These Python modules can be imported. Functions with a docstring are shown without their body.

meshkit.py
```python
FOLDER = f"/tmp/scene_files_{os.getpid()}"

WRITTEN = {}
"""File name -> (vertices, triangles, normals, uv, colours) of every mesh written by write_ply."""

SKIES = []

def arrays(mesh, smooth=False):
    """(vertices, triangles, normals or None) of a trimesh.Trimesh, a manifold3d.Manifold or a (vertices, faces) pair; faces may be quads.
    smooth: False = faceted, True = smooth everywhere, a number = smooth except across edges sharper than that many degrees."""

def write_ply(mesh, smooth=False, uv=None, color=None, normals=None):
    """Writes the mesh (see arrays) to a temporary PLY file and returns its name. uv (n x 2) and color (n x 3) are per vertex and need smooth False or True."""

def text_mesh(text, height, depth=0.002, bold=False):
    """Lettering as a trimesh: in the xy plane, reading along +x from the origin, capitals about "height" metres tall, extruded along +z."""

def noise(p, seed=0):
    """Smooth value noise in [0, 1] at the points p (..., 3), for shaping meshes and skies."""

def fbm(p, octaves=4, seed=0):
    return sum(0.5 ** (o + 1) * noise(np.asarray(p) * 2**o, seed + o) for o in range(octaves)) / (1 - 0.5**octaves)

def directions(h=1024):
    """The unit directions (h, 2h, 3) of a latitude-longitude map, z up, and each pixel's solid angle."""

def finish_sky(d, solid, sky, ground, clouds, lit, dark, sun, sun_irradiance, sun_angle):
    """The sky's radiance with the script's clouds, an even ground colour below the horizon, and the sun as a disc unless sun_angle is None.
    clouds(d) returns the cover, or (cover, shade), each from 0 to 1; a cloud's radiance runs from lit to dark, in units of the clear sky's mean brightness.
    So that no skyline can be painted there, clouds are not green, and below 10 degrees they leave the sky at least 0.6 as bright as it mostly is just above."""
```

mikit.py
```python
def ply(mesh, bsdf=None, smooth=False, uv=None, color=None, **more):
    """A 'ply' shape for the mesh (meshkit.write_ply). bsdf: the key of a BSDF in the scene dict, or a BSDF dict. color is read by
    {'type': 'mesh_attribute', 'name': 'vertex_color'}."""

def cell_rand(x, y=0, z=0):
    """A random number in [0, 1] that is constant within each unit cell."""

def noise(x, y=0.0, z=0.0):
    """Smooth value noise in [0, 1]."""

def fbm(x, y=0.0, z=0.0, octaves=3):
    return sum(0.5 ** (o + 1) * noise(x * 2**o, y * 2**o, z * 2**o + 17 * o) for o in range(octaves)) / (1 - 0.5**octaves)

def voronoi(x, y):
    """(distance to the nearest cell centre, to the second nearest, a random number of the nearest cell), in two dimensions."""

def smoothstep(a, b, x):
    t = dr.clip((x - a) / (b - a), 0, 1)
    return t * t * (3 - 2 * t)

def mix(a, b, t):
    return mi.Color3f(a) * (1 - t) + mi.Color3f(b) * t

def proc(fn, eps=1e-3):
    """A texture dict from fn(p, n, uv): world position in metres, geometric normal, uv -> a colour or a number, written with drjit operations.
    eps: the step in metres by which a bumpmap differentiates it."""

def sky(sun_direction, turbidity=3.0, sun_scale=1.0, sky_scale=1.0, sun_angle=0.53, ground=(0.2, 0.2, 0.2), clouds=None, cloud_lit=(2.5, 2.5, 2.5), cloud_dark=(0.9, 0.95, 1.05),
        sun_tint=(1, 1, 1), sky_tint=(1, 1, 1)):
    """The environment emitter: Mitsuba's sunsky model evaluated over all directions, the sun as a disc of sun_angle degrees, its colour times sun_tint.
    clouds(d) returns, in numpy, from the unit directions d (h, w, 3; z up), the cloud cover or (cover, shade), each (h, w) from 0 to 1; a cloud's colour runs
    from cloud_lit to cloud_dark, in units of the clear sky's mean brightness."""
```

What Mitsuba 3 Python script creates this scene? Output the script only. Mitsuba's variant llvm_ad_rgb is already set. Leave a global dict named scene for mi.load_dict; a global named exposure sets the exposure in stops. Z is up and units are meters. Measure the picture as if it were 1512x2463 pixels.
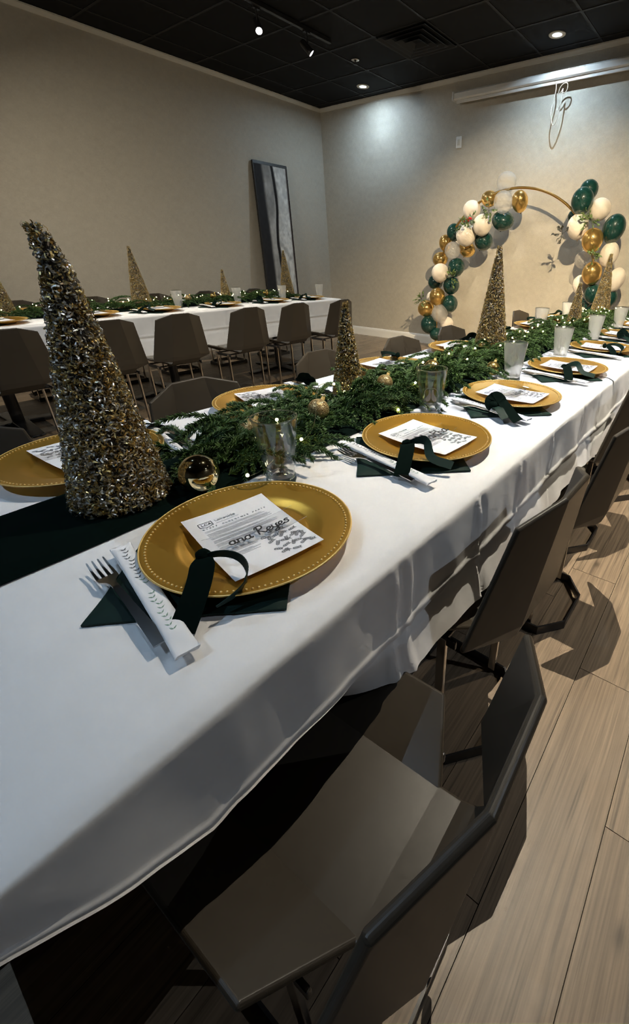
import math, random
import numpy as np, trimesh, drjit as dr, mitsuba as mi, mikit, meshkit
import manifold3d as mf
from shapely.geometry import Polygon, LineString, Point, box as sbox
from shapely.ops import unary_union
from shapely import affinity

T = mi.ScalarTransform4f
scene, labels = {}, {}
exposure = 0.0

# ------------------------------------------------------------------ camera
CAM = np.array([0.0, 0.0, 1.186])
FWD = np.array([-0.5128818661696004, 0.7274683975498236, -0.45578714540965265])
UP = np.array([-0.27549006070206056, 0.36337895560070604, 0.889978067752748])
scene['camera'] = {'type': 'perspective', 'fov': 72.314, 'fov_axis': 'x', 'near_clip': 0.02, 'far_clip': 60.0,
                   'principal_point_offset_x': -0.1491, 'principal_point_offset_y': 0.0329,
                   'to_world': T().look_at(CAM.tolist(), (CAM + FWD).tolist(), UP.tolist())}

# ------------------------------------------------------------------ light levels (the lamps themselves are built further down)
CEIL = 3.125
WARM, COOL, NEUTRAL = np.array([1.0, 0.80, 0.50]), np.array([0.64, 0.84, 1.02]), np.array([1.0, 0.90, 0.73])
DAY, SIDE = np.array([0.55, 0.76, 1.0]), np.array([0.78, 0.88, 1.0])
# downlights: (x, y, colour, candela, half angle of the beam, half angle of the cut-off)
DOWNLIGHTS = [(-4.66, 5.47, COOL, 4.3, 36, 86), (-2.14, 5.41, COOL, 6.0, 30, 76),
              (-2.14, 0.4, DAY, 3.0, 35, 70), (-1.1, -1.3, DAY, 5.5, 40, 75), (2.2, 1.9, SIDE, 5.5, 45, 82), (0.9, 2.8, NEUTRAL, 30.0, 12, 42)]
# track heads: (x, y, aim x, y, z, colour, candela, beam, cut-off)
TRACK_FAR = [(-4.08, 3.40, -2.3, 2.5, 0.6, NEUTRAL, 2.0, 12, 50), (-4.05, 3.95, -2.3, 5.6, 0.7, NEUTRAL, 8.0, 12, 40),
             (-4.08, 0.75, -4.30, 2.7, 0.75, NEUTRAL, 18.0, 8, 60), (-4.08, -0.5, -5.0, 1.2, 0.9, NEUTRAL, 4.5, 10, 75)]
TRACK_NEAR = [(-0.37, 0.75, -3.75, 2.2, 0.45, NEUTRAL, 19.0, 12, 34), (-0.37, 1.50, -0.58, 2.05, 0.75, NEUTRAL, 42.0, 18, 53),
              (-0.37, 2.12, -2.25, 5.6, 0.40, WARM, 118.0, 9, 30)]

# ------------------------------------------------------------------ materials
P, CR, NOISE, FBM, SS, MIX = mikit.proc, mikit.cell_rand, mikit.noise, mikit.fbm, mikit.smoothstep, mikit.mix
rgb = lambda c: {'type': 'rgb', 'value': list(map(float, c))}
def two(b): return {'type': 'twosided', 'bsdf': b}
def pri(c, rough=0.5, metal=0.0, spec=0.5, **k):
    return two({'type': 'principled', 'base_color': c if isinstance(c, dict) else rgb(c), 'roughness': rough, 'metallic': metal, 'specular': spec, **k})

def wall_col(p, n, uv):
    f = FBM(p.x * 26, p.y * 26, p.z * 22) * 0.6 + NOISE(p.x * 140, p.y * 140, p.z * 90) * 0.4
    return MIX((0.39, 0.355, 0.295), (0.48, 0.445, 0.375), f)
scene['m_wall'] = two({'type': 'bumpmap', 'arbitrary': {'type': 'proc', **{k: v for k, v in P(lambda p, n, uv: NOISE(p.x * 160, p.y * 160, p.z * 160), 2e-3).items() if k != 'type'}}, 'scale': 0.0006,
                       'bsdf': {'type': 'principled', 'base_color': P(wall_col), 'roughness': 0.55, 'specular': 0.3}})
scene['m_darkwall'] = pri((0.05, 0.045, 0.04), 0.6)
PW, PL, PX0 = 0.178, 1.22, -0.095
def floor_col(p, n, uv):
    ix = dr.floor((p.x - PX0) / PW)
    off = CR(ix, 3, 1) * PL
    iy = dr.floor((p.y + off) / PL)
    tone, sh = CR(ix, iy, 7), CR(ix, iy, 5) * 40
    fx = p.x * 1.0 + 0.012 * NOISE(p.x * 9 + sh, p.y * 2.2, sh)
    g1 = FBM(fx * 34 + sh, p.y * 1.7 + sh, 0)
    g2 = NOISE(fx * 210 + sh, p.y * 5.5, 3)
    g3 = SS(0.58, 0.80, FBM(fx * 120 + sh, p.y * 4.2, 9))
    c = MIX((0.125, 0.090, 0.060), (0.300, 0.224, 0.150), g1 * 0.45 + tone * 0.30 + 0.12)
    c = c * (0.78 + 0.34 * g2) * (0.88 + 0.24 * NOISE(fx * 520 + sh, p.y * 11, 5))
    c = c * (1 - 0.34 * g3)
    kx, ky = (CR(ix, iy, 11) - 0.5) * 0.09, CR(ix, iy, 12) * PL
    dx = (p.x - PX0 - (ix + 0.5) * PW) - kx
    dy = (p.y + off - iy * PL) - ky
    k = dr.exp(-(dx * dx * 6500 + dy * dy * 1500))
    return c * (1 - 0.55 * k)
scene['m_floor'] = two({'type': 'principled', 'base_color': P(floor_col), 'roughness': 0.42, 'specular': 0.4})
scene['m_joint'] = pri((0.03, 0.024, 0.018), 0.8)
scene['m_ceil'] = pri((0.0055, 0.006, 0.007), 0.85, spec=0.2)
scene['m_grid'] = pri((0.0085, 0.009, 0.010), 0.6, spec=0.3)
scene['m_trim'] = pri((0.62, 0.59, 0.52), 0.5)
scene['m_base'] = pri((0.72, 0.71, 0.68), 0.4)
scene['m_white'] = pri((0.78, 0.77, 0.74), 0.4)
scene['m_black'] = pri((0.012, 0.012, 0.013), 0.4)
scene['m_blackmetal'] = pri((0.016, 0.015, 0.015), 0.32, spec=0.6)
scene['m_chair'] = pri((0.039, 0.032, 0.0235), 0.36, spec=0.30)
scene['m_chrome'] = pri((0.62, 0.58, 0.53), 0.10, 1.0)
scene['m_steel'] = pri((0.42, 0.41, 0.40), 0.12, 1.0)
scene['m_cloth'] = two({'type': 'principled', 'base_color': P(lambda p, n, uv: MIX((0.74, 0.735, 0.73), (0.82, 0.815, 0.81), FBM(p.x * 18, p.y * 18, p.z * 18))), 'roughness': 0.8, 'specular': 0.2, 'sheen': 0.3})
scene['m_gold'] = pri((0.60, 0.33, 0.05), 0.33, 0.85)
scene['m_goldbead'] = pri((0.95, 0.68, 0.25), 0.38, 0.55)
scene['m_goldtube'] = pri((0.62, 0.38, 0.12), 0.28, 1.0)
scene['m_goldshine'] = pri((0.86, 0.72, 0.42), 0.05, 1.0)
scene['m_goldsatin'] = pri((0.72, 0.50, 0.16), 0.24, 1.0)
scene['m_glitter'] = two({'type': 'principled', 'base_color': P(lambda p, n, uv: MIX((0.22, 0.12, 0.03), (1.0, 0.82, 0.45), CR(p.x * 520, p.y * 520, p.z * 520) ** 2)), 'roughness': P(lambda p, n, uv: 0.12 + 0.5 * CR(p.x * 520 + 9, p.y * 520, p.z * 520)), 'metallic': 0.75, 'specular': 0.8})
scene['m_tinsel'] = two({'type': 'principled', 'base_color': {'type': 'mesh_attribute', 'name': 'vertex_color'}, 'roughness': 0.27, 'metallic': 0.92, 'specular': 0.9})
scene['m_core'] = pri((0.022, 0.016, 0.008), 0.6)
scene['m_paper'] = pri((0.80, 0.80, 0.80), 0.7, spec=0.2)
scene['m_ink'] = pri((0.012, 0.012, 0.013), 0.5)
scene['m_grey'] = pri((0.42, 0.42, 0.43), 0.7)
scene['m_greyleaf'] = pri((0.10, 0.10, 0.105), 0.7)
scene['m_sage'] = pri((0.24, 0.34, 0.27), 0.7)
scene['m_velvet'] = two({'type': 'principled', 'base_color': rgb((0.0016, 0.0052, 0.0042)), 'roughness': 0.85, 'specular': 0.03})
scene['m_satin'] = pri((0.006, 0.019, 0.016), 0.6, spec=0.12)
scene['m_pine'] = two({'type': 'principled', 'base_color': P(lambda p, n, uv: MIX((0.014, 0.042, 0.012), (0.070, 0.130, 0.034), NOISE(p.x * 60, p.y * 60, p.z * 60))), 'roughness': 0.5, 'specular': 0.35})
scene['m_leaf'] = pri((0.10, 0.15, 0.05), 0.5)
scene['m_darkleaf'] = pri((0.035, 0.035, 0.028), 0.5)
scene['m_berry'] = pri((0.42, 0.015, 0.015), 0.25)
scene['m_wire'] = pri((0.75, 0.66, 0.45), 0.2, 1.0)
scene['m_acetate'] = {'type': 'thindielectric', 'int_ior': 1.45}
scene['m_glass'] = {'type': 'thindielectric', 'int_ior': 1.52}
scene['m_solidglass'] = {'type': 'dielectric', 'int_ior': 1.5}
scene['m_frost'] = {'type': 'blendbsdf', 'weight': 0.30, 'a': {'type': 'thindielectric', 'int_ior': 1.5}, 'b': {'type': 'twosided', 'bsdf': {'type': 'diffuse', 'reflectance': rgb((0.75, 0.76, 0.74))}}}
scene['m_etch'] = two({'type': 'diffuse', 'reflectance': rgb((0.55, 0.56, 0.55))})
scene['m_bgreen'] = pri((0.004, 0.030, 0.026), 0.12, spec=0.6, clearcoat=0.6, clearcoat_gloss=0.95)
scene['m_bwhite'] = pri((0.76, 0.69, 0.60), 0.18, spec=0.55)
scene['m_bgold'] = pri((0.74, 0.48, 0.16), 0.20, 0.9)
scene['m_bclear'] = {'type': 'blendbsdf', 'weight': 0.20, 'a': {'type': 'thindielectric', 'int_ior': 1.4}, 'b': {'type': 'twosided', 'bsdf': {'type': 'principled', 'base_color': rgb((0.72, 0.70, 0.66)), 'roughness': 0.25}}}
def art_col(p, n, uv):
    u, v = uv.x, uv.y
    w = 0.045 * (NOISE(v * 5.0, 1.5) - 0.5) + 0.02 * (NOISE(v * 17, 4.5) - 0.5)
    crack = 0.50 + 0.14 * (1 - v) + 1.6 * w + 0.05 * dr.sin(v * 9)
    pale = SS(0.24, 0.34, u + 0.8 * w - 0.10 * (0.55 - v)) * (0.55 + 0.45 * SS(0.3, 0.7, FBM(u * 5, v * 9, 2)))
    fade = SS(0.02, 0.45, v + 0.35 * SS(crack, crack + 0.05, u))
    c = MIX((0.020, 0.020, 0.022), (0.40, 0.39, 0.37), pale * (0.25 + 0.75 * fade))
    c = MIX(c, (0.62, 0.61, 0.58), SS(crack + 0.04, crack + 0.09, u) * (0.35 + 0.65 * SS(0.35, 0.7, FBM(u * 7, v * 22, 7))) * fade)
    c = MIX(c, (0.012, 0.011, 0.011), SS(0.055, 0.025, dr.abs(u - crack)))
    c = MIX(c, (0.03, 0.018, 0.015), SS(0.93, 0.99, u))
    return c * (0.88 + 0.24 * NOISE(u * 22, v * 70, 5))
scene['m_art'] = two({'type': 'principled', 'base_color': P(art_col), 'roughness': 0.65, 'specular': 0.15})

# ------------------------------------------------------------------ helpers
used = {}
def numbered(name):
    k = used.get(name, -1) + 1
    used[name] = k
    return name if k == 0 else f'{name}_{k:03d}'
def put(d, name, parent=None, to=None):
    key = numbered(f'{parent}__{name}' if parent else name)
    scene[key] = {**d, 'to_world': to} if to is not None else d
    return key
def ply(mesh, mat, smooth=False, **k): return mikit.ply(mesh, mat, smooth, **k)
def thing(name, label, cat, group=None):
    key = numbered(name)
    tag(key, label, cat, group)
    return key
def tag(key, label, cat=None, group=None, kind=None):
    d = {}
    if label: d['label'] = label
    if cat: d['category'] = cat
    if group: d['group'] = group
    if kind: d['kind'] = kind
    labels[key] = d
    return key
def struct(key, d, label=None):
    scene[key] = d
    labels[key] = {'kind': 'structure', **({'label': label} if label else {})}
def stuffpart(key, label=None):
    labels[key] = {'kind': 'stuff', **({'label': label} if label else {})}

def box(x0, x1, y0, y1, z0, z1):
    m = trimesh.creation.box((x1 - x0, y1 - y0, z1 - z0))
    m.apply_translation(((x0 + x1) / 2, (y0 + y1) / 2, (z0 + z1) / 2))
    return m
def cat(*ms): return trimesh.util.concatenate([m for x in ms for m in (x if isinstance(x, (list, tuple)) else [x])])
def to_tm(m):
    a = m.to_mesh()
    return trimesh.Trimesh(a.vert_properties[:, :3], a.tri_verts, process=False)
def hull(pts, r=0.006, n=24):
    s = mf.Manifold.sphere(r, n)
    return mf.Manifold.batch_hull([s.translate([float(v) for v in p]) for p in pts])
def union(ms): return to_tm(mf.Manifold.batch_boolean(ms, mf.OpType.Add))
def rbox(x0, x1, y0, y1, z0, z1, r=0.003):
    return to_tm(hull([(x, y, z) for x in (x0 + r, x1 - r) for y in (y0 + r, y1 - r) for z in (z0 + r, z1 - r)], r, 8))
def lathe(prof, n=48, closed=False):
    return trimesh.creation.revolve(np.array(prof, float), sections=n)
def frames(p):
    t = np.gradient(p, axis=0); t /= np.linalg.norm(t, axis=1, keepdims=True) + 1e-12
    a = np.zeros_like(p); v = np.array([0.3, 0.2, 0.93])
    for i in range(len(p)):
        v = v - t[i] * np.dot(v, t[i]); v /= np.linalg.norm(v) + 1e-12; a[i] = v
    return t, a, np.cross(t, a)
def tube(p, r, sides=6):
    p = np.asarray(p, float); r = np.broadcast_to(r, len(p))
    t, a, b = frames(p)
    th = np.arange(sides) * 2 * math.pi / sides
    v = (p[:, None] + r[:, None, None] * (np.cos(th)[None, :, None] * a[:, None] + np.sin(th)[None, :, None] * b[:, None])).reshape(-1, 3)
    f = []
    for i in range(len(p) - 1):
        for j in range(sides):
            k = (j + 1) % sides
            f += [[i * sides + j, i * sides + k, (i + 1) * sides + k], [i * sides + j, (i + 1) * sides + k, (i + 1) * sides + j]]
    n = len(v)
    v = np.vstack([v, p[:1], p[-1:]])
    for j in range(sides):
        k = (j + 1) % sides
        f += [[n, k, j], [n + 1, (len(p) - 1) * sides + j, (len(p) - 1) * sides + k]]
    return trimesh.Trimesh(v, f, process=False)
def spline(pts, n=24):
    from scipy.interpolate import CubicSpline
    pts = np.asarray(pts, float)
    d = np.r_[0, np.cumsum(np.linalg.norm(np.diff(pts, axis=0), axis=1))]
    return CubicSpline(d, pts)(np.linspace(0, d[-1], n))
def band(p, wdir, width, th=0.001):
    """a ribbon along the points p, its width along wdir (n x 3), with thickness"""
    p, wdir = np.asarray(p, float), np.asarray(wdir, float)
    t = np.gradient(p, axis=0); t /= np.linalg.norm(t, axis=1, keepdims=True)
    wdir = wdir - t * (wdir * t).sum(1, keepdims=True); wdir /= np.linalg.norm(wdir, axis=1, keepdims=True)
    nn = np.cross(t, wdir)
    width = np.broadcast_to(width, len(p))[:, None]
    q = np.stack([p - wdir * width / 2 - nn * th / 2, p + wdir * width / 2 - nn * th / 2, p + wdir * width / 2 + nn * th / 2, p - wdir * width / 2 + nn * th / 2], 1)
    v = q.reshape(-1, 3); f = []
    for i in range(len(p) - 1):
        for j in range(4):
            k = (j + 1) % 4
            f += [[i * 4 + j, i * 4 + k, (i + 1) * 4 + k], [i * 4 + j, (i + 1) * 4 + k, (i + 1) * 4 + j]]
    e = (len(p) - 1) * 4
    f += [[0, 2, 1], [0, 3, 2], [e, e + 1, e + 2], [e, e + 2, e + 3]]
    return trimesh.Trimesh(v, f, process=False)
def grid_mesh(v):
    """quads over v (a, b, 3)"""
    a, b = v.shape[:2]
    i = np.arange(a * b).reshape(a, b)
    f = np.stack([i[:-1, :-1], i[1:, :-1], i[1:, 1:], i[:-1, 1:]], -1).reshape(-1, 4)
    return trimesh.Trimesh(v.reshape(-1, 3), np.vstack([f[:, [0, 1, 2]], f[:, [0, 2, 3]]]), process=False)
def extrude(poly, h): 
    gs = getattr(poly, 'geoms', [poly])
    return cat([trimesh.creation.extrude_polygon(g, h, engine='earcut') for g in gs if g.area > 1e-10])
def at(x, y, z=0.0, deg=0.0, s=1.0):
    m = T().translate([float(x), float(y), float(z)]).rotate([0, 0, 1], float(deg))
    return m.scale(s) if s != 1.0 else m

ORD = ['nearest', 'second', 'third', 'fourth', 'fifth', 'sixth', 'seventh', 'eighth', 'ninth', 'tenth']
ORDN = ['first'] + ORD[1:] + ['eleventh', 'twelfth', 'thirteenth', 'fourteenth']

# ------------------------------------------------------------------ the room
WL, WB, WR, WF = -5.825, 5.849, 2.6, -3.6
struct('wall_left', ply(box(WL - 0.12, WL, WF - 0.12, WB + 0.12, 0, CEIL + 0.1), 'm_wall'), 'greige textured wall behind the far table')
struct('wall_back', ply(box(WL, WR, WB, WB + 0.12, 0, CEIL + 0.1), 'm_wall'), 'greige textured wall behind the balloon arch')
struct('wall_right', ply(box(WR, WR + 0.12, WF - 0.12, WB + 0.12, 0, CEIL + 0.1), 'm_darkwall'))
struct('wall_front', ply(box(WL, WR, WF - 0.12, WF, 0, CEIL + 0.1), 'm_darkwall'))
struct('floor', ply(box(WL - .12, WR + .12, WF - .12, WB + .12, -0.10, -0.006), 'm_joint'), 'grey-brown wood plank floor')
for ix in range(-33, 10):
    x0 = max(PX0 + ix * PW, WL); x1 = PX0 + (ix + 1) * PW
    if x1 - x0 < 0.02: continue
    def crand(x, y, z):
        x, y, z = (int(v + 1000000) & 0xFFFFFFFF for v in (x, y, z))
        h = (x * 374761393 + y * 668265263 + z * 2147483647) & 0xFFFFFFFF
        h = ((h ^ (h >> 13)) * 1274126177) & 0xFFFFFFFF
        return ((h ^ (h >> 16)) & 0xFFFFFF) / 16777215.0
    off = crand(ix, 3, 1) * PL
    k = math.floor((WF + off) / PL)
    long_from = None
    while k * PL - off < WB:
        y0, y1 = max(k * PL - off, WF), min((k + 1) * PL - off, WB)
        k += 1
        if y1 < 0.0 and y1 - y0 > 0.0 and (y1 < -0.9 or x0 > 0.5 or x1 < -2.5): continue
        if x0 > 1.2 or y1 - y0 < 0.01: continue
        b = box(x0 + 0.0009, x1 - 0.0009, y0 + 0.0009, y1 - 0.0009, -0.006, 0.0)
        put(ply(b, 'm_floor'), 'plank', 'floor')
# floor out of the camera's sight: one sheet under the planks' level
scene['floor__subfloor'] = ply(cat(box(1.22, WR, WF, WB, -0.006, -0.0005), box(WL, 1.22, WF, -1.3, -0.006, -0.0005)), 'm_floor')
struct('ceiling', ply(box(WL - .12, WR + .12, WF - .12, WB + .12, CEIL + 0.02, CEIL + 0.14), 'm_ceil'), 'black painted panel ceiling')
GX, GY, GS = -3.66, 4.48, 0.613
xs = [GX + GS * i for i in range(-4, 9)]; ys = [GY + GS * i for i in range(-7, 3)]
ex = [WL] + [x for x in xs if x > WL + .05] + [WR]; ey = [0.0] + [y for y in ys if y > 0.05] + [WB]
for i in range(len(ex) - 1):
    for j in range(len(ey) - 1):
        if ex[i] > 0.4 or ey[j] < 1.5: continue
        put(ply(box(ex[i] + 0.012, ex[i + 1] - 0.012, ey[j] + 0.012, ey[j + 1] - 0.012, CEIL + 0.004, CEIL + 0.018), 'm_ceil'), 'tile', 'ceiling')
for x in ex[1:-1]: put(ply(box(x - 0.012, x + 0.012, WF, WB, CEIL, CEIL + 0.02), 'm_grid'), 'grid_bar', 'ceiling')
for y in ey[1:-1]: put(ply(box(WL, WR, y - 0.012, y + 0.012, CEIL - 0.001, CEIL + 0.02), 'm_grid'), 'grid_bar', 'ceiling')
CR_H = 0.045
def crown(L):
    p = Polygon([(0, 0), (0.028, 0), (0.028, -0.012), (0.018, -0.03), (0.012, -CR_H), (0, -CR_H)])
    return trimesh.creation.extrude_polygon(p, L, engine='earcut')
c = crown(WB - WF); c.apply_transform(np.array([[1, 0, 0, WL], [0, 0, 1, WF], [0, 1, 0, CEIL], [0, 0, 0, 1.]])); struct('trim_1', ply(c, 'm_trim'), 'cream crown moulding on the left wall')
c = crown(WR - WL); c.apply_transform(np.array([[0, 0, 1, WL], [-1, 0, 0, WB], [0, 1, 0, CEIL], [0, 0, 0, 1.]])); struct('trim_2', ply(c, 'm_trim'), 'cream crown moulding on the back wall')
def baseb(L):
    p = Polygon([(0, 0), (0.014, 0), (0.014, 0.10), (0.009, 0.125), (0, 0.13)])
    return trimesh.creation.extrude_polygon(p, L, engine='earcut')
c = baseb(WB - WF); c.apply_transform(np.array([[1, 0, 0, WL], [0, 0, 1, WF], [0, 1, 0, 0], [0, 0, 0, 1.]])); struct('baseboard_left', ply(c, 'm_base'))
c = baseb(WR - WL); c.apply_transform(np.array([[0, 0, 1, WL], [-1, 0, 0, WB], [0, 1, 0, 0], [0, 0, 0, 1.]])); struct('baseboard_back', ply(c, 'm_base'), 'white baseboard under the balloon arch wall')

# ------------------------------------------------------------------ lamps and ceiling fittings
ring = lathe([(0.046, 0.0), (0.075, -0.004), (0.080, 0.0), (0.080, 0.004), (0.046, 0.004)], 40)
lens = lathe([(0, 0), (0.045, 0.0)], 32); lens.invert() if lens.face_normals[0][2] > 0 else None
def emit(c, k, w): return {'type': 'area', 'radiance': rgb(np.asarray(c) * k), 'sampling_weight': float(w)}
for i, (x, y, c, cd, b, co) in enumerate(DOWNLIGHTS):
    lb = ['round recessed downlight near the corner, glowing cool white', 'round recessed downlight above the pull-down screen, glowing cool white'][i] if i < 2 else f'round recessed downlight out of the photo over the {["aisle", "near table end", "right wall", "right-hand floor"][i - 2]}'
    t = thing('ceiling_downlight', lb, 'ceiling light', 'ceiling downlights')
    z = CEIL - 0.002
    put(ply(ring, 'm_trim', 30), 'trim_ring', t, at(x, y, z))
    put({**ply(lens, 'm_white'), 'emitter': emit(c, 30.0, 0.02)}, 'lens', t, at(x, y, z - 0.001))
    scene[f'{t}_beam'] = {'type': 'spot', 'intensity': rgb(c * cd), 'beam_width': float(b), 'cutoff_angle': float(co), 'to_world': T().look_at([x, y, z - 0.012], [x, y, 0], [0, 1, 0])}
def head_mesh():
    can = lathe([(0.0, -0.075), (0.024, -0.075), (0.030, -0.06), (0.032, 0.046), (0.028, 0.046), (0.024, 0.03), (0.0, 0.03)], 28)
    return can
canm, hlens = head_mesh(), lathe([(0, 0.048), (0.028, 0.048)], 24)
if hlens.face_normals[0][2] < 0: hlens.invert()
def look_rot(d):
    d = np.asarray(d, float) / np.linalg.norm(d); a = np.cross([0, 0, 1.0], d); a /= np.linalg.norm(a) + 1e-9
    m = np.eye(4); m[:3, 0], m[:3, 1], m[:3, 2] = a, np.cross(d, a), d
    return m
def track(heads, x, y0, y1, label):
    t = thing('track_light', label, 'track light')
    put(ply(rbox(x - 0.018, x + 0.018, y0, y1, CEIL - 0.035, CEIL - 0.001), 'm_black'), 'rail', t)
    for hx, hy, ax, ay, az, c, cd, b, co in heads:
        hz = CEIL - 0.16
        d = np.array([ax - hx, ay - hy, az - hz]); d /= np.linalg.norm(d)
        m = look_rot(d); m[:3, 3] = (hx, hy, hz)
        st = cat(trimesh.creation.cylinder(0.008, 0.12, transform=trimesh.transformations.translation_matrix([0, 0, 0.06])), box(-0.014, 0.014, -0.035, 0.035, 0.112, 0.126))
        h = put(ply(canm, 'm_black', 30), 'lamp_head', t, T(m))
        scene[f'{h}__stem'] = {**ply(st, 'm_black'), 'to_world': at(hx, hy, hz)}
        scene[f'{h}__lens'] = {**ply(hlens, 'm_white'), 'emitter': emit(c, 90.0, 0.02), 'to_world': T(m)}
        o = np.array([hx, hy, hz]) + d * 0.056
        scene[f'{h}_beam'] = {'type': 'spot', 'intensity': rgb(np.asarray(c) * cd), 'beam_width': float(b), 'cutoff_angle': float(co), 'to_world': T().look_at(o.tolist(), (o + d).tolist(), [0.1, 0.2, 1])}
track(TRACK_FAR, -4.06, -0.9, 4.28, 'black ceiling track with two lit spot heads above the aisle')
track(TRACK_NEAR, -0.37, 0.55, 2.6, 'black ceiling track with spot heads above the long table')
# air diffuser
v = thing('air_vent', 'black square ceiling air diffuser with stepped louvres', 'air vent')
vx, vy = -3.36, 4.79
def sqring(a, b, z0, z1):
    def fr(h, z): return [(-h, -h, z), (h, -h, z), (h, h, z), (-h, h, z)]
    vs = np.array(fr(a, z0) + fr(b, z1) + fr(a - 0.012, z0 + 0.004) + fr(b - 0.012, z1 + 0.004))
    f = []
    for i in range(4):
        j = (i + 1) % 4
        f += [[i, j, 4 + j, 4 + i], [8 + i, 12 + i, 12 + j, 8 + j], [i, 8 + i, 8 + j, j], [4 + i, 4 + j, 12 + j, 12 + i]]
    return trimesh.Trimesh(vs, [t for q in f for t in ([q[0], q[1], q[2]], [q[0], q[2], q[3]])], process=False)
for k, (a, b) in enumerate([(0.30, 0.262), (0.235, 0.185), (0.165, 0.115), (0.095, 0.045)]):
    put(ply(sqring(a, b, -0.012 - 0.003 * k, 0.012), 'm_grid'), 'frame' if k == 0 else 'louvre', v, at(vx, vy, CEIL - 0.004))
put(ply(box(-0.28, 0.28, -0.28, 0.28, 0.010, 0.014), 'm_black'), 'backing', v, at(vx, vy, CEIL - 0.004))
s = thing('fire_sprinkler', 'small chrome sprinkler head on the black ceiling', 'sprinkler')
put(ply(lathe([(0.0, -0.012), (0.018, -0.012), (0.042, -0.002), (0.044, 0), (0, 0.0)], 28), 'm_chrome', 30), 'escutcheon', s, at(-4.19, 4.80, CEIL))
put(ply(cat(trimesh.creation.cylinder(0.008, 0.04), lathe([(0, -0.022), (0.02, -0.02), (0.02, -0.018), (0, -0.018)], 16)), 'm_black'), 'nozzle', s, at(-4.19, 4.80, CEIL - 0.02))
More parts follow.
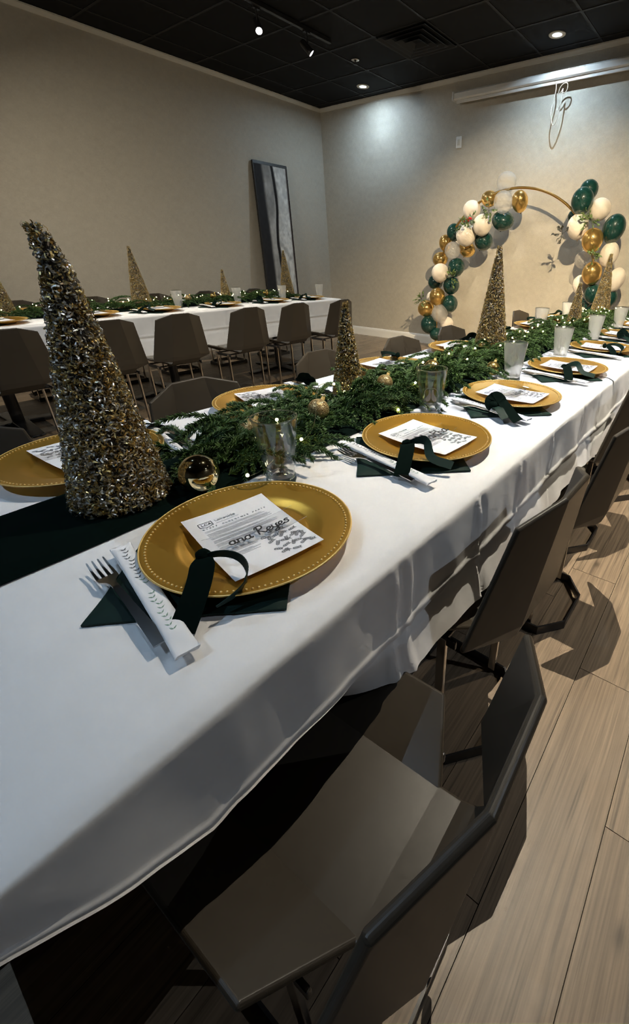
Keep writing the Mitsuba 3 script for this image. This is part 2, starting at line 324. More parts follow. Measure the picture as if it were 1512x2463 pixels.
# pull-down screen case on the back wall
s = thing('projection_screen', 'white rolled-up projection screen case high on the back wall', 'projection screen')
prof = Polygon([(0, 0.0), (0.065, 0.0), (0.08, 0.012), (0.08, 0.06), (0.066, 0.075), (0, 0.075)])
c = trimesh.creation.extrude_polygon(prof, 3.35, engine='earcut'); c.apply_transform(np.array([[0, 0, 1, -3.47], [-1, 0, 0, WB - 0.03], [0, 1, 0, 2.885], [0, 0, 0, 1.]])); put(ply(c, 'm_white'), 'case', s)
put(ply(rbox(-3.49, -3.465, WB - 0.115, WB - 0.02, 2.88, 2.965, 0.006), 'm_white'), 'end_cap', s)
put(ply(rbox(-3.44, -0.2, WB - 0.085, WB - 0.068, 2.855, 2.884, 0.004), 'm_white'), 'weight_bar', s)
for xx in (-3.3, -2.0, -0.4): put(ply(box(xx - .02, xx + .02, WB - 0.032, WB, 2.89, 2.95), 'm_white'), 'bracket', s)
lp = spline([(-2.22, 5.745, 2.87), (-2.215, 5.735, 2.72), (-2.22, 5.74, 2.56), (-2.19, 5.745, 2.50), (-2.15, 5.745, 2.58), (-2.13, 5.735, 2.74), (-2.13, 5.74, 2.80)], 40)
lp2 = spline([(-2.13, 5.74, 2.80), (-2.17, 5.738, 2.765), (-2.155, 5.735, 2.82), (-2.09, 5.735, 2.835), (-2.09, 5.742, 2.78), (-2.13, 5.742, 2.76)], 24)
put(ply(cat(tube(lp, 0.0045), tube(lp2, 0.0045)), 'm_white', 30), 'pull_cord', s)
s = thing('wall_switch', 'small white control plate on the back wall below the screen', 'wall switch')
put(ply(rbox(-3.463, -3.385, WB - 0.010, WB, 2.43, 2.55, 0.004), 'm_white'), 'plate', s)
put(ply(rbox(-3.44, -3.408, WB - 0.016, WB - 0.006, 2.46, 2.52, 0.003), 'm_trim'), 'rocker', s)
# leaning picture
s = thing('painting', 'tall narrow abstract painting in grey and black leaning on the left wall', 'painting')
A, B, C_, D = (np.array(q) for q in [(-5.565, 4.31, 0.0), (-5.565, 4.885, 0.0), (-5.785, 5.065, 2.325), (-5.785, 4.49, 2.325)])
nrm = np.cross(B - A, D - A); nrm /= np.linalg.norm(nrm)
cv = np.array([A, B, C_, D]); ctr = cv.mean(0); inn = ctr + (cv - ctr) * np.array([0.97])
canv = np.vstack([inn, inn - nrm * 0.02])
q = lambda f: [t for a in f for t in ([a[0], a[1], a[2]], [a[0], a[2], a[3]])]
scene[f'{s}__canvas'] = mikit.ply(trimesh.Trimesh(inn + nrm * 0.001, q([[0, 1, 2, 3]]), process=False), 'm_art', uv=np.array([[0, 0], [1, 0], [1, 1], [0, 1.]]))
fr = trimesh.Trimesh(np.vstack([cv + nrm * 0.004, inn + nrm * 0.004, cv - nrm * 0.03, inn]), q([[0, 1, 5, 4], [1, 2, 6, 5], [2, 3, 7, 6], [3, 0, 4, 7], [0, 8, 9, 1], [1, 9, 10, 2], [2, 10, 11, 3], [3, 11, 8, 0], [8, 11, 10, 9], [4, 5, 13, 12], [5, 6, 14, 13], [6, 7, 15, 14], [7, 4, 12, 15]]), process=False)
put(ply(fr, 'm_black'), 'frame', s)

# ------------------------------------------------------------------ chairs (local: x towards the table, seat's rear fold at the origin)
def chair_parts():
    r = 0.0062
    zs = 0.446
    bend = [(0.0, zs), (-0.04, zs + 0.002), (-0.066, zs + 0.014), (-0.083, zs + 0.036), (-0.091, zs + 0.065)]
    hb, ht = 0.100, 0.060
    top = (-0.121, 0.801)
    seat = [hull([(0, y, zs) for y in (-hb, hb)] + [(0.245, y, zs) for y in (-hb, hb)], r), hull([(0.245, y, zs) for y in (-hb, hb)] + [(0.275, y, zs - 0.012) for y in (-hb, hb)], r)]
    for a, b in zip(bend[:3], bend[1:4]): seat.append(hull([(p[0], y, p[1]) for p in (a, b) for y in (-hb, hb)], r))
    for s in (-1, 1):
        seat.append(hull([(0, s * hb, zs), (0.245, s * hb, zs), (0.06, s * 0.213, zs + 0.046), (0.245, s * 0.213, zs + 0.046)], r))
        seat.append(hull([(0.245, s * hb, zs), (0.245, s * 0.213, zs + 0.046), (0.275, s * hb, zs - 0.012), (0.275, s * 0.205, zs + 0.032)], r))
    back = [hull([(p[0], y, p[1]) for p in bend[3:5] for y in (-hb, hb)], r)]
    back.append(hull([(bend[4][0], y, bend[4][1]) for y in (-hb, hb)] + [(top[0], y, top[1]) for y in (-ht, ht)], r))
    for s in (-1, 1):
        back.append(hull([(bend[4][0], s * hb, bend[4][1]), (top[0], s * ht, top[1]), (top[0] + 0.043, s * 0.157, top[1] - 0.032), (-0.024, s * 0.212, 0.488), (-0.078, s * 0.108, 0.478)], r))
    bar = lambda pts, r=0.004: hull(pts, r, 8)
    d = {'seat': ('m_chair', union(seat)), 'backrest': ('m_chair', union(back))}
    fr = [rbox(0.02, 0.24, s * 0.160 - 0.004, s * 0.160 + 0.004, 0.410, 0.432, 0.002) for s in (-1, 1)]
    fr += [rbox(x - 0.010, x + 0.010, -0.162, 0.162, 0.419, 0.428, 0.002) for x in (0.055, 0.225)]
    fr += [rbox(x - 0.01, x + 0.01, -0.05, 0.05, 0.425, 0.441, 0.002) for x in (0.055, 0.225)]
    d['seat_frame'] = ('m_blackmetal', cat(fr))
    legs = []
    for x in (0.055, 0.225):
        for s in (-1, 1):
            legs.append(('m_chrome', to_tm(hull([(x + a, s * 0.160 + b, z) for a in (-0.010, 0.010) for b in (-0.003, 0.003) for z in (0.016, 0.425)], 0.0018, 8))))
    d['leg'] = legs
    oc = [(0.25, -0.172), (0.015, -0.172), (-0.052, -0.085), (-0.052, 0.085), (0.015, 0.172), (0.25, 0.172)]
    lo = LineString(oc + [oc[0]])
    lo = Polygon(oc).buffer(0.003, join_style=2).difference(Polygon(oc).buffer(-0.003, join_style=2))
    m = extrude(lo, 0.034); m.apply_translation((0, 0, 0.001)); d['floor_loop'] = ('m_blackmetal', m)
    return d
CP = chair_parts()
CD = {k: ([ply(m, b, False) for b, m in v] if k == 'leg' else ply(v[1], v[0], 10)) for k, v in CP.items()}
def chair(x, y, facing, label, group, jig=0.0):
    t = thing('dining_chair', label, 'chair', group)
    m = at(x, y, 0, (180 if facing == '-x' else 0 if facing == '+x' else -90) + jig)
    for k in ('seat', 'backrest', 'seat_frame', 'floor_loop'): put(CD[k], k, t, m)
    for L in CD['leg']: put(L, 'leg', t, m)
for i, (x, y, j) in enumerate([(-0.170, 0.240, 2.0), (-0.275, 0.779, -2.0), (-0.245, 1.35, -1.0), (-0.312, 1.88, 0.0), (-0.24, 2.52, -1), (-0.24, 3.12, 0)]):
    chair(x, y, '-x', f'dark grey faceted dining chair, {ORD[i]} along the right side of the long table', 'chairs along the right side of the long table', j)
for i, (x, y, j) in enumerate([(-1.36, 0.12, 0), (-1.335, 0.755, 2), (-1.38, 1.39, -1), (-1.335, 1.93, 1), (-1.345, 2.47, 0), (-1.36, 3.07, 0), (-1.38, 3.67, 0)]):
    chair(x, y, '+x', f'dark grey faceted dining chair, {ORD[i]} along the left side of the long table', 'chairs along the left side of the long table', j)
chair(-0.83, 4.62, '-y', 'dark grey faceted dining chair at the far head of the long table', None)
for i, (x, y, j) in enumerate([(-3.37, 0.72, 0), (-3.36, 1.25, 1), (-3.37, 1.73, -2), (-3.38, 2.33, 0), (-3.40, 2.86, 1), (-3.36, 3.42, 3)]):
    chair(x, y, '-x', f'dark grey chair on the far table\'s aisle side, {ORDN[i]} from the photo\'s left edge', 'chairs on the aisle side of the far table', j)
for i, (x, y) in enumerate([(-5.05, 1.3), (-5.06, 1.9), (-5.05, 2.5), (-5.05, 3.1), (-5.05, 3.78)]):
    chair(x, y, '+x', f'dark grey chair between the far table and left wall, {ORDN[i]} from the photo\'s left edge', 'chairs on the wall side of the far table', 0)

# ------------------------------------------------------------------ tables and cloths
TOP = 0.755
XC, HW = -0.815, 0.475
def table(xc, y0, y1, label):
    t = thing('dining_table', label, 'table')
    put(ply(rbox(xc - HW + 0.014, xc + HW - 0.014, y0 + 0.012, y1 - 0.012, TOP - 0.036, TOP - 0.006, 0.004), 'm_black'), 'tabletop', t)
    ym = (y0 + y1) / 2
    put(ply(lathe([(0.0, 0.02), (0.038, 0.02), (0.038, TOP - 0.04), (0.0, TOP - 0.04)], 24), 'm_blackmetal', 30), 'column', t, at(xc, ym))
    for a in (0, 90):
        put(ply(to_tm(hull([(sx * 0.40, sy * 0.035, 0.008) for sx in (-1, 1) for sy in (-1, 1)] + [(sx * 0.06, sy * 0.045, 0.034) for sx in (-1, 1) for sy in (-1, 1)], 0.006, 8)), 'm_blackmetal'), 'foot', t, at(xc, ym, 0, a))
    put(ply(rbox(-0.2, 0.2, -0.03, 0.03, TOP - 0.06, TOP - 0.038), 'm_blackmetal'), 'top_plate', t, at(xc, ym))
for i in range(4):
    table(XC, -0.45 + 1.25 * i, 0.80 + 1.25 * i, f'black pedestal table under the long white cloths, {ORD[i]} to the camera' if i else 'black pedestal table under the long white cloth, closest to the camera')
FXC = -4.25
for i in range(3):
    table(FXC, 0.20 + 1.25 * i, 1.45 + 1.25 * i, f'black pedestal table under the far cloth, {ORDN[i]} from the photo\'s left edge')

def ridge(d, w): return np.exp(-(d / w) ** 2)
def tablecloth(xc, hw, y0, y1, drop, end0, end1, seed, tuck=False, creases=(), dz=0.0):
    r = 0.020
    nd = 30
    dd = np.r_[np.linspace(0, math.pi * r / 2, 6)[1:], np.linspace(math.pi * r / 2, drop, nd)[1:]]
    def axis(lo, hi, d0, d1, step):
        n = max(2, int((hi - lo) / step)); m = np.linspace(lo, hi, n)
        return np.r_[(lo - dd[::-1]) if d0 else [], m, (hi + dd) if d1 else []]
    us = axis(xc - hw + r, xc + hw - r, True, True, 0.022)
    vs = axis(y0 + (r if end0 else 0), y1 - (r if end1 else 0), end0, end1, 0.011)
    U, V = np.meshgrid(us, vs, indexing='ij')
    a0, a1 = xc - hw + r, xc + hw - r
    b0, b1 = y0 + (r if end0 else 0), y1 - (r if end1 else 0)
    cx, cy = np.clip(U, a0, a1), np.clip(V, b0, b1)
    ex, ey = U - cx, V - cy
    d = np.hypot(ex, ey); inv = 1 / np.maximum(d, 1e-9)
    nx, ny = ex * inv, ey * inv
    ang = np.minimum(d / r, math.pi / 2)
    out = r * np.sin(ang); down = r * (1 - np.cos(ang)) + np.maximum(d - math.pi * r / 2, 0)
    corner = (np.abs(ex) > 1e-6) & (np.abs(ey) > 1e-6)
    along = np.where(np.abs(ex) >= np.abs(ey), V, U)
    k = np.clip(down / drop, 0, 1)
    pn = np.stack([along * 3.1, down * 1.2 + (nx > 0) * 7, np.full_like(along, seed)], -1)
    fold = (meshkit.fbm(pn, 3, seed) - 0.5) * 0.050 * k ** 0.8
    pn2 = np.stack([along * 11, down * 3.5, np.full_like(along, seed + 3.0)], -1)
    fold += (meshkit.fbm(pn2, 3, seed + 9) - 0.5) * 0.020 * k ** 0.6 * (down > 0.005)
    fold += 0.012 * k + 0.006 * (down > 0.004)
    # pressed creases: one along at a third of the drop's depth, some upright
    fold += (0.008 * ridge(down - 0.157, 0.006) - 0.010 * ridge(down - 0.172, 0.010) + 0.020 * np.clip((down - 0.165) / 0.12, 0, 1)) * (d > 0)
    for c, amp in creases: fold += amp * (0.8 * ridge(along - c - 0.01 * np.sin(down * 22), 0.007) - 0.5 * ridge(along - c - 0.018 - 0.01 * np.sin(down * 22), 0.010)) * np.minimum(down / 0.05, 1)
    out = out + fold
    if tuck:
        t = np.clip((0.50 - V) / 0.42, 0, 1); t = t * t * (3 - 2 * t) * (nx > 0.5)
        x = np.maximum(down - 0.157, 0); phi = np.radians(98) * t; out = out - 0.16 * x * t
        out = out - x * np.sin(phi); down = down - x * (1 - np.cos(phi)); down = np.where(nx > 0.5, down * np.clip(1 - (0.08 - V) * 3.6, 0.35, 1), down)
    out = np.where(corner, out + 0.10 * np.maximum(d - 0.03, 0), out)
    top_z = (meshkit.fbm(np.stack([U * 5, V * 4, np.full_like(U, seed)], -1), 3, seed + 4) - 0.5) * 0.0022
    for c, amp in creases: top_z += 0.25 * amp * ridge(V - c, 0.006) * (d <= 1e-6) * 0.6
    top_z += 0.0012 * ridge(U - xc + 0.30, 0.005) + 0.0012 * ridge(U - xc - 0.30, 0.005)
    x, y, z = cx + nx * out, cy + ny * out, TOP - down + np.where(d < 0.01, top_z, 0) + dz
    return grid_mesh(np.stack([x, y, z], -1))
cl = tablecloth(XC, HW, -0.45, 1.945, 0.277, False, False, 3, True, [(0.435, 0.006), (0.475, 0.005), (0.725, 0.010), (0.95, 0.006), (1.20, 0.007), (1.5, 0.009), (1.72, 0.008)])
k = put(ply(cl, 'm_cloth', True), 'tablecloth'); tag(k, 'white cloth over the near half of the long table, hanging beside the front chairs', 'tablecloth')
cl = tablecloth(XC, HW + 0.004, 1.925, 4.55, 0.277, False, True, 8, False, [(2.4, 0.009), (2.9, 0.008), (3.3, 0.009), (3.9, 0.008)], 0.0022)
k = put(ply(cl, 'm_cloth', True), 'tablecloth'); tag(k, 'white cloth over the far half of the long table near the balloon arch', 'tablecloth')
cl = tablecloth(FXC, HW, 0.20, 3.95, 0.31, True, True, 15, False, [(1.1, 0.007), (1.75, 0.006), (2.4, 0.007), (2.62, 0.006), (3.05, 0.007), (3.15, 0.006), (3.7, 0.007)])
k = put(ply(cl, 'm_cloth', True), 'tablecloth'); tag(k, 'white cloth covering the table beside the left wall', 'tablecloth')

def runner(xc, w, y0, y1, seed, z):
    ys = np.arange(y0, y1, 0.02); us = np.linspace(-1, 1, 22)
    Y, U = np.meshgrid(ys, us, indexing='ij')
    wob = 0.016 * (meshkit.fbm(np.stack([Y * 2.2, 0 * Y + seed, 0 * Y], -1), 2, seed) - 0.5)
    X = xc + wob + U * (w / 2 + 0.012 * (meshkit.noise(np.stack([Y * 5, np.sign(U) * 3, 0 * Y], -1), seed) - 0.5))
    Z = z + 0.012 * (1 - U ** 8) * (0.4 + meshkit.fbm(np.stack([Y * 5, U * 3.2, 0 * Y + seed], -1), 3, seed + 2))
    return grid_mesh(np.stack([X, Y, Z], -1))
k = put(ply(runner(-0.868, 0.235, -0.45, 4.45, 4, TOP + 0.003), 'm_velvet', True), 'table_runner'); tag(k, 'dark green velvet runner along the middle of the long table', 'table runner')
k = put(ply(runner(FXC, 0.24, 0.22, 3.75, 6, TOP + 0.003), 'm_velvet', True), 'table_runner'); tag(k, 'dark green velvet runner along the table by the left wall', 'table runner')

# ------------------------------------------------------------------ place settings
plate = lathe([(0, 0.0), (0.098, 0.0), (0.112, 0.009), (0.150, 0.014), (0.163, 0.017), (0.1655, 0.019), (0.1650, 0.0208), (0.160, 0.0205), (0.150, 0.0175), (0.118, 0.0135), (0.108, 0.0100), (0.098, 0.0050), (0.090, 0.0038), (0.0, 0.0035)], 128)
nb = 120
bead = trimesh.creation.icosphere(1, 0.0020)
beads = cat([bead.copy().apply_translation((0.1555 * math.cos(a), 0.1555 * math.sin(a), 0.0195)) for a in np.arange(nb) * 2 * math.pi / nb])
rimt = trimesh.creation.torus(0.1642, 0.0014, major_sections=96, minor_sections=6); rimt.apply_translation((0, 0, 0.0202))
PLATE, BEADS, RIM = ply(plate, 'm_gold', 25), ply(beads, 'm_goldbead', True), ply(rimt, 'm_goldbead', True)

# card: u (text direction) 0..0.145, v (down the page) 0..0.205, built in a frame whose origin is the card's centre
CW, CH = 0.146, 0.206
def cardsheet():
    uu, vv = np.meshgrid(np.linspace(-CW / 2, CW / 2, 14), np.linspace(-CH / 2, CH / 2, 18), indexing='ij')
    zz = 0.004 * (vv / (CH / 2)) ** 2 + 0.002 * (uu / (CW / 2)) ** 2
    return uu, vv, zz
uu, vv, zz = cardsheet()
up_, dn_ = np.stack([uu, -vv, zz + 0.0003], -1), np.stack([uu, -vv, zz], -1)
CARD = ply(cat(grid_mesh(up_), grid_mesh(dn_)), 'm_paper', False)
def on_card(m):
    """bend flat print (x = u, y = -v) onto the card's curve"""
    m = m.copy(); m.vertices[:, 2] += 0.0004 + 0.004 * (m.vertices[:, 1] / (CH / 2)) ** 2 + 0.002 * (m.vertices[:, 0] / (CW / 2)) ** 2
    return m
def tx(s, h, u, v, bold=False, wide=1.0):
    m = meshkit.text_mesh(s, h, 0.00012, bold); m.apply_scale((wide, 1, 1)); m.apply_translation((u - CW / 2, CH / 2 - v, 0)); return m
def flat(poly): return extrude(poly, 0.00012)
rng = random.Random(5)
def leaf2(x, y, a, L, w):
    p = Polygon([(0, 0), (L * 0.35, w), (L, 0), (L * 0.35, -w)])
    return affinity.translate(affinity.rotate(p, a, origin=(0, 0)), x, y)
black, grey, leafy = [], [], []
black.append(tx('LCA', 0.0062, 0.0205, 0.035, True))
shield = Polygon([(0, 0), (0.021, 0), (0.021, -0.011), (0.0105, -0.0145), (0, -0.011)])
sh = affinity.translate(shield.buffer(0.0009).difference(shield.buffer(-0.0002)), 0.0175 - CW / 2, CH / 2 - 0.026); black.append(flat(sh))
black.append(tx('Lakeside', 0.0062, 0.044, 0.0315)); grey.append(flat(sbox(0.044 - CW / 2, CH / 2 - 0.0375, 0.083 - CW / 2, CH / 2 - 0.0362)))
hd = 'STAFF CHRISTMAS PARTY'
for i, ch in enumerate(hd):
    if ch != ' ': black.append(tx(ch, 0.0036, 0.018 + i * 0.0054, 0.047, True))
lines, v0 = [], 0.053
for blk, n in enumerate([2, 4, 2, 3, 3]):
    for _ in range(n):
        lines.append(sbox(0.018 - CW / 2, CH / 2 - v0 - 0.0011, 0.018 + rng.uniform(0.08, 0.112) - CW / 2, CH / 2 - v0)); v0 += 0.0031
    v0 += 0.0028
for n in (3, 4, 4):
    for _ in range(n):
        lines.append(sbox(0.018 - CW / 2, CH / 2 - v0 - 0.0011, 0.018 + rng.uniform(0.038, 0.056) - CW / 2, CH / 2 - v0)); v0 += 0.0031
    v0 += 0.0030
grey += [flat(l) for l in lines]
for sx, sy, sa, n in [(0.083, 0.128, -20, 4), (0.098, 0.137, 10, 4), (0.113, 0.130, -40, 4), (0.128, 0.139, 15, 4), (0.086, 0.150, 25, 4), (0.103, 0.156, -15, 5), (0.121, 0.155, 20, 4), (0.136, 0.150, -60, 3), (0.084, 0.170, -35, 4), (0.098, 0.174, 15, 4), (0.114, 0.172, -10, 5), (0.131, 0.170, 30, 4), (0.088, 0.187, 10, 4), (0.105, 0.190, -20, 4), (0.122, 0.187, 25, 4), (0.137, 0.188, -10, 3), (0.092, 0.143, 70, 4), (0.109, 0.146, 50, 4), (0.127, 0.146, -40, 3), (0.094, 0.164, 60, 4), (0.112, 0.163, 75, 4), (0.128, 0.162, 50, 3), (0.096, 0.181, -60, 3), (0.113, 0.180, 60, 4), (0.130, 0.179, -30, 4), (0.139, 0.165, 80, 3), (0.100, 0.122, 30, 3), (0.117, 0.121, -10, 3)]:
    for i in range(n):
        for s in (-1, 1):
            a = sa + s * 38; ca, sb = math.cos(math.radians(sa)), math.sin(math.radians(sa))
            leafy.append(flat(leaf2(sx - CW / 2 + ca * i * 0.0034 - 0.006, CH / 2 - sy + sb * i * 0.0034, a, 0.0058, 0.0011)))
PRINT_B, PRINT_G, PRINT_L = ply(on_card(cat(black)), 'm_ink'), ply(on_card(cat(grey)), 'm_grey'), ply(on_card(cat(leafy)), 'm_greyleaf')

# handwriting: strokes on a unit grid (x, y), y up from the base line, x-height 1
arc = lambda cx, cy, rx, ry, a0, a1, n=10: [(cx + rx * math.cos(math.radians(a)), cy + ry * math.sin(math.radians(a))) for a in np.linspace(a0, a1, n)]
HAND = {
 'a': (1.25, [arc(0.5, 0.5, 0.42, 0.5, 60, 380, 16), [(0.93, 0.95), (0.9, 0.3), (1.05, 0.02), (1.25, 0.25)]]),
 'n': (1.15, [[(0.1, 1.0), (0.15, 0.0)], [(0.15, 0.55), (0.4, 0.95), (0.72, 0.9), (0.8, 0.4), (0.88, 0.02), (1.15, 0.25)]]),
 'e': (1.0, [[(0.12, 0.45), (0.7, 0.62), (0.72, 0.9), (0.42, 1.02), (0.12, 0.6), (0.2, 0.12), (0.55, 0.0), (1.0, 0.3)]]),
 'y': (1.05, [[(0.1, 1.0), (0.25, 0.3), (0.55, 0.1), (0.85, 0.5)], [(0.92, 1.0), (0.8, -0.2), (0.5, -0.9), (0.15, -0.8), (0.5, -0.3), (1.05, 0.2)]]),
 's': (0.95, [[(0.75, 0.85), (0.45, 1.05), (0.2, 0.78), (0.55, 0.5), (0.72, 0.2), (0.4, 0.0), (0.1, 0.15)]]),
 'R': (1.6, [[(0.35, 2.1), (0.3, 0.0)], [(0.0, 1.8), (0.5, 2.3), (1.1, 2.1), (1.05, 1.45), (0.4, 1.1), (0.9, 0.5), (1.3, 0.0), (1.55, 0.2)]]),
 'H': (1.7, [[(0.2, 2.1), (0.25, 0.0)], [(1.25, 2.2), (1.2, 0.0)], [(0.1, 1.0), (1.45, 1.15)]]),
 't': (0.8, [[(0.4, 1.9), (0.35, 0.2), (0.6, 0.0), (0.8, 0.2)], [(0.05, 1.25), (0.75, 1.35)]]),
 'h': (1.1, [[(0.25, 2.1), (0.15, 0.0)], [(0.17, 0.5), (0.45, 0.95), (0.72, 0.85), (0.8, 0.1), (1.1, 0.2)]]),
 'r': (0.85, [[(0.15, 1.0), (0.2, 0.0)], [(0.2, 0.5), (0.45, 0.95), (0.8, 0.9)]]),
 'D': (1.6, [[(0.3, 2.1), (0.3, 0.0)], [(0.1, 2.05), (0.9, 2.0), (1.3, 1.1), (0.9, 0.15), (0.15, 0.05)]]),
 'M': (2.0, [[(0.1, 0.0), (0.35, 2.1), (0.95, 0.6), (1.5, 2.1), (1.75, 0.0)]]),
 'l': (0.6, [[(0.2, 2.1), (0.2, 0.2), (0.6, 0.2)]]), 'i': (0.6, [[(0.25, 1.0), (0.25, 0.1), (0.55, 0.2)]]), 'K': (1.4, [[(0.2, 2.1), (0.2, 0)], [(1.2, 2.1), (0.25, 1.0), (1.3, 0)]]), 'm': (1.7, [[(0.1, 1.0), (0.12, 0.0)], [(0.12, 0.5), (0.4, 0.95), (0.7, 0.8), (0.7, 0.0)], [(0.7, 0.5), (1.0, 0.95), (1.3, 0.8), (1.3, 0.05), (1.6, 0.2)]]), 'o': (1.0, [arc(0.5, 0.5, 0.4, 0.5, 0, 360, 14)]), ' ': (0.7, []),
}
def handwriting(word, xh, length, wt=0.0018):
    x, polys = 0.0, []
    for ch in word:
        w, st = HAND[ch]
        for s in st:
            p = spline([(a + x + 0.15 * b, b, 0) for a, b in s], 5 * len(s))[:, :2] if len(s) > 2 else np.array([(a + x + 0.15 * b, b) for a, b in s])
            polys.append(LineString(p * xh).buffer(wt, quad_segs=3))
        x += w
    u = unary_union(polys)
    m = flat(u.simplify(0.00008)); s = length / (x * xh)
    m.apply_scale((s, min(s, 1.15), 1)); return m
TAGW, TAGH = 0.158, 0.050
def tag_sheet():
    a, b = np.meshgrid(np.linspace(-TAGW / 2, TAGW / 2, 16), np.linspace(-TAGH / 2, TAGH / 2, 3), indexing='ij')
    return grid_mesh(np.stack([a, b, 0.003 + 0.006 * (a / TAGW * 2) ** 2], -1))
TAG = ply(tag_sheet(), 'm_acetate', True)
tl = cat([tube([(a, s * TAGH / 2, 0.003 + 0.006 * (a / TAGW * 2) ** 2) for a in np.linspace(-TAGW / 2, TAGW / 2, 16)], 0.00025, 4) for s in (-1, 1)])
TAGE = ply(tl, 'm_grey')
_names = {}
def name_print(word):
    if word not in _names:
        m = handwriting(word, 0.0145, 0.104 if len(word) > 5 else 0.07)
        m.apply_translation((-0.050, -0.013, 0))
        m.vertices[:, 2] += 0.0034 + 0.006 * (m.vertices[:, 0] / TAGW * 2) ** 2
        _names[word] = ply(m, 'm_ink')
    return _names[word]

def fork_mesh():
    outl = [(-0.115, -0.0085), (-0.02, -0.0050), (0.035, -0.0040), (0.045, -0.0060), (0.055, -0.0125), (0.066, -0.0135)]
    body = Polygon([(x, y) for x, y in outl] + [(x, -y) for x, y in outl[::-1]])
    tines = [Polygon([(0.064, c - 0.0021), (0.112, c * 0.96 - 0.0011), (0.114, c * 0.96), (0.112, c * 0.96 + 0.0011), (0.064, c + 0.0021)]) for c in (-0.0113, -0.0038, 0.0038, 0.0113)]
    m = extrude(unary_union([body] + tines), 0.0024)
    v, f = trimesh.remesh.subdivide_to_size(m.vertices, m.faces, 0.006)
    m = trimesh.Trimesh(v, f); x = m.vertices[:, 0]
    m.vertices[:, 2] += np.interp(x, [-0.115, -0.03, 0.025, 0.045, 0.066, 0.09, 0.115], [0.004, 0.008, 0.0105, 0.008, 0.0050, 0.0050, 0.0095])
    return m
FORK = ply(fork_mesh(), 'm_steel', 25)
def sleeve_mesh():
    L = 0.285; xs = np.linspace(-L / 2, L / 2, 40); th = np.linspace(0, 2 * math.pi, 17)[:-1]
    rr = random.Random(3); v = []
    for i, x in enumerate(xs):
        e = min(1.0, (L / 2 - abs(x)) / 0.03); e = e ** 0.6
        w = 0.0140 + 0.0020 * (1 - e); h = 0.0058 * e + 0.0009
        cr = (1 - e) * 0.0022
        v.append([(x, w * math.copysign(abs(math.cos(a)) ** 0.8, math.cos(a)) * (1 - 0.06 * (1 - e)), 0.0062 + h * math.copysign(abs(math.sin(a)) ** 0.8, math.sin(a)) * 0.9 + cr * math.sin(a * 3 + i)) for a in th])
    v = np.array(v); n = 16
    f = [q for i in range(39) for j in range(n) for q in ([i * n + j, i * n + (j + 1) % n, (i + 1) * n + (j + 1) % n], [i * n + j, (i + 1) * n + (j + 1) % n, (i + 1) * n + j])]
    f += [[0, j + 1, j] for j in range(1, n - 1)] + [[39 * n, 39 * n + j, 39 * n + j + 1] for j in range(1, n - 1)]
    return trimesh.Trimesh(v.reshape(-1, 3), f[:], process=False)
SLEEVE = ply(sleeve_mesh(), 'm_paper', 40)
def sprint():
    g, b = [], []
    for i in range(24):
        x = -0.118 + i * 0.0095
        if 11 < i < 14: continue
        y = 0.0020 * math.sin(i * 1.9)
        for s in (-1, 1): (g if i > 9 else b).append(flat(leaf2(x, y, 180 + s * 40 + 10 * math.sin(i), 0.0068, 0.0011)))
    out = []
    for l, c in ((g, 'm_sage'), (b, 'm_greyleaf')):
        m = cat(l); m.apply_translation((0, 0, 0.0125)); out.append(ply(m, c))
    return out
SPRINT = sprint()
def napkin_mesh():
    # a soft square folded in layers, 0.25 m, slightly pillowed
    n = 26; a = np.linspace(-1, 1, n); X, Y = np.meshgrid(a, a, indexing='ij')
    sq = lambda t: np.sign(t) * (1 - (1 - np.abs(t)) ** 1.0)
    edge = np.clip(1 - np.maximum(np.abs(X), np.abs(Y)) ** 10, 0, 1)
    w = 0.006 * (meshkit.fbm(np.stack([X * 2, Y * 2, 0 * X], -1), 2, 3) - 0.5)
    top = np.stack([X * 0.128 + w, Y * 0.112 + w, 0.0035 + 0.0060 * edge * (0.6 + 0.6 * meshkit.fbm(np.stack([X * 3, Y * 3, 0 * X + 4], -1), 2, 7)) * np.clip(np.hypot(X, Y) - 0.25, 0.15, 1)], -1)
    bot = np.stack([X * 0.128 + w, Y * 0.112 + w, 0 * X + 0.0005], -1)
    m = cat(grid_mesh(top), grid_mesh(bot))
    ring_i = [(i, 0) for i in range(n)] + [(n - 1, j) for j in range(1, n)] + [(i, n - 1) for i in range(n - 2, -1, -1)] + [(0, j) for j in range(n - 2, 0, -1)]
    idx = [i * n + j for i, j in ring_i]; N = n * n
    f = [q for a_, b_ in zip(idx, idx[1:] + idx[:1]) for q in ([a_, b_, N + b_], [a_, N + b_, N + a_])]
    return trimesh.Trimesh(m.vertices, np.vstack([m.faces, f]), process=False)
NAPKIN = ply(napkin_mesh(), 'm_satin', 60)

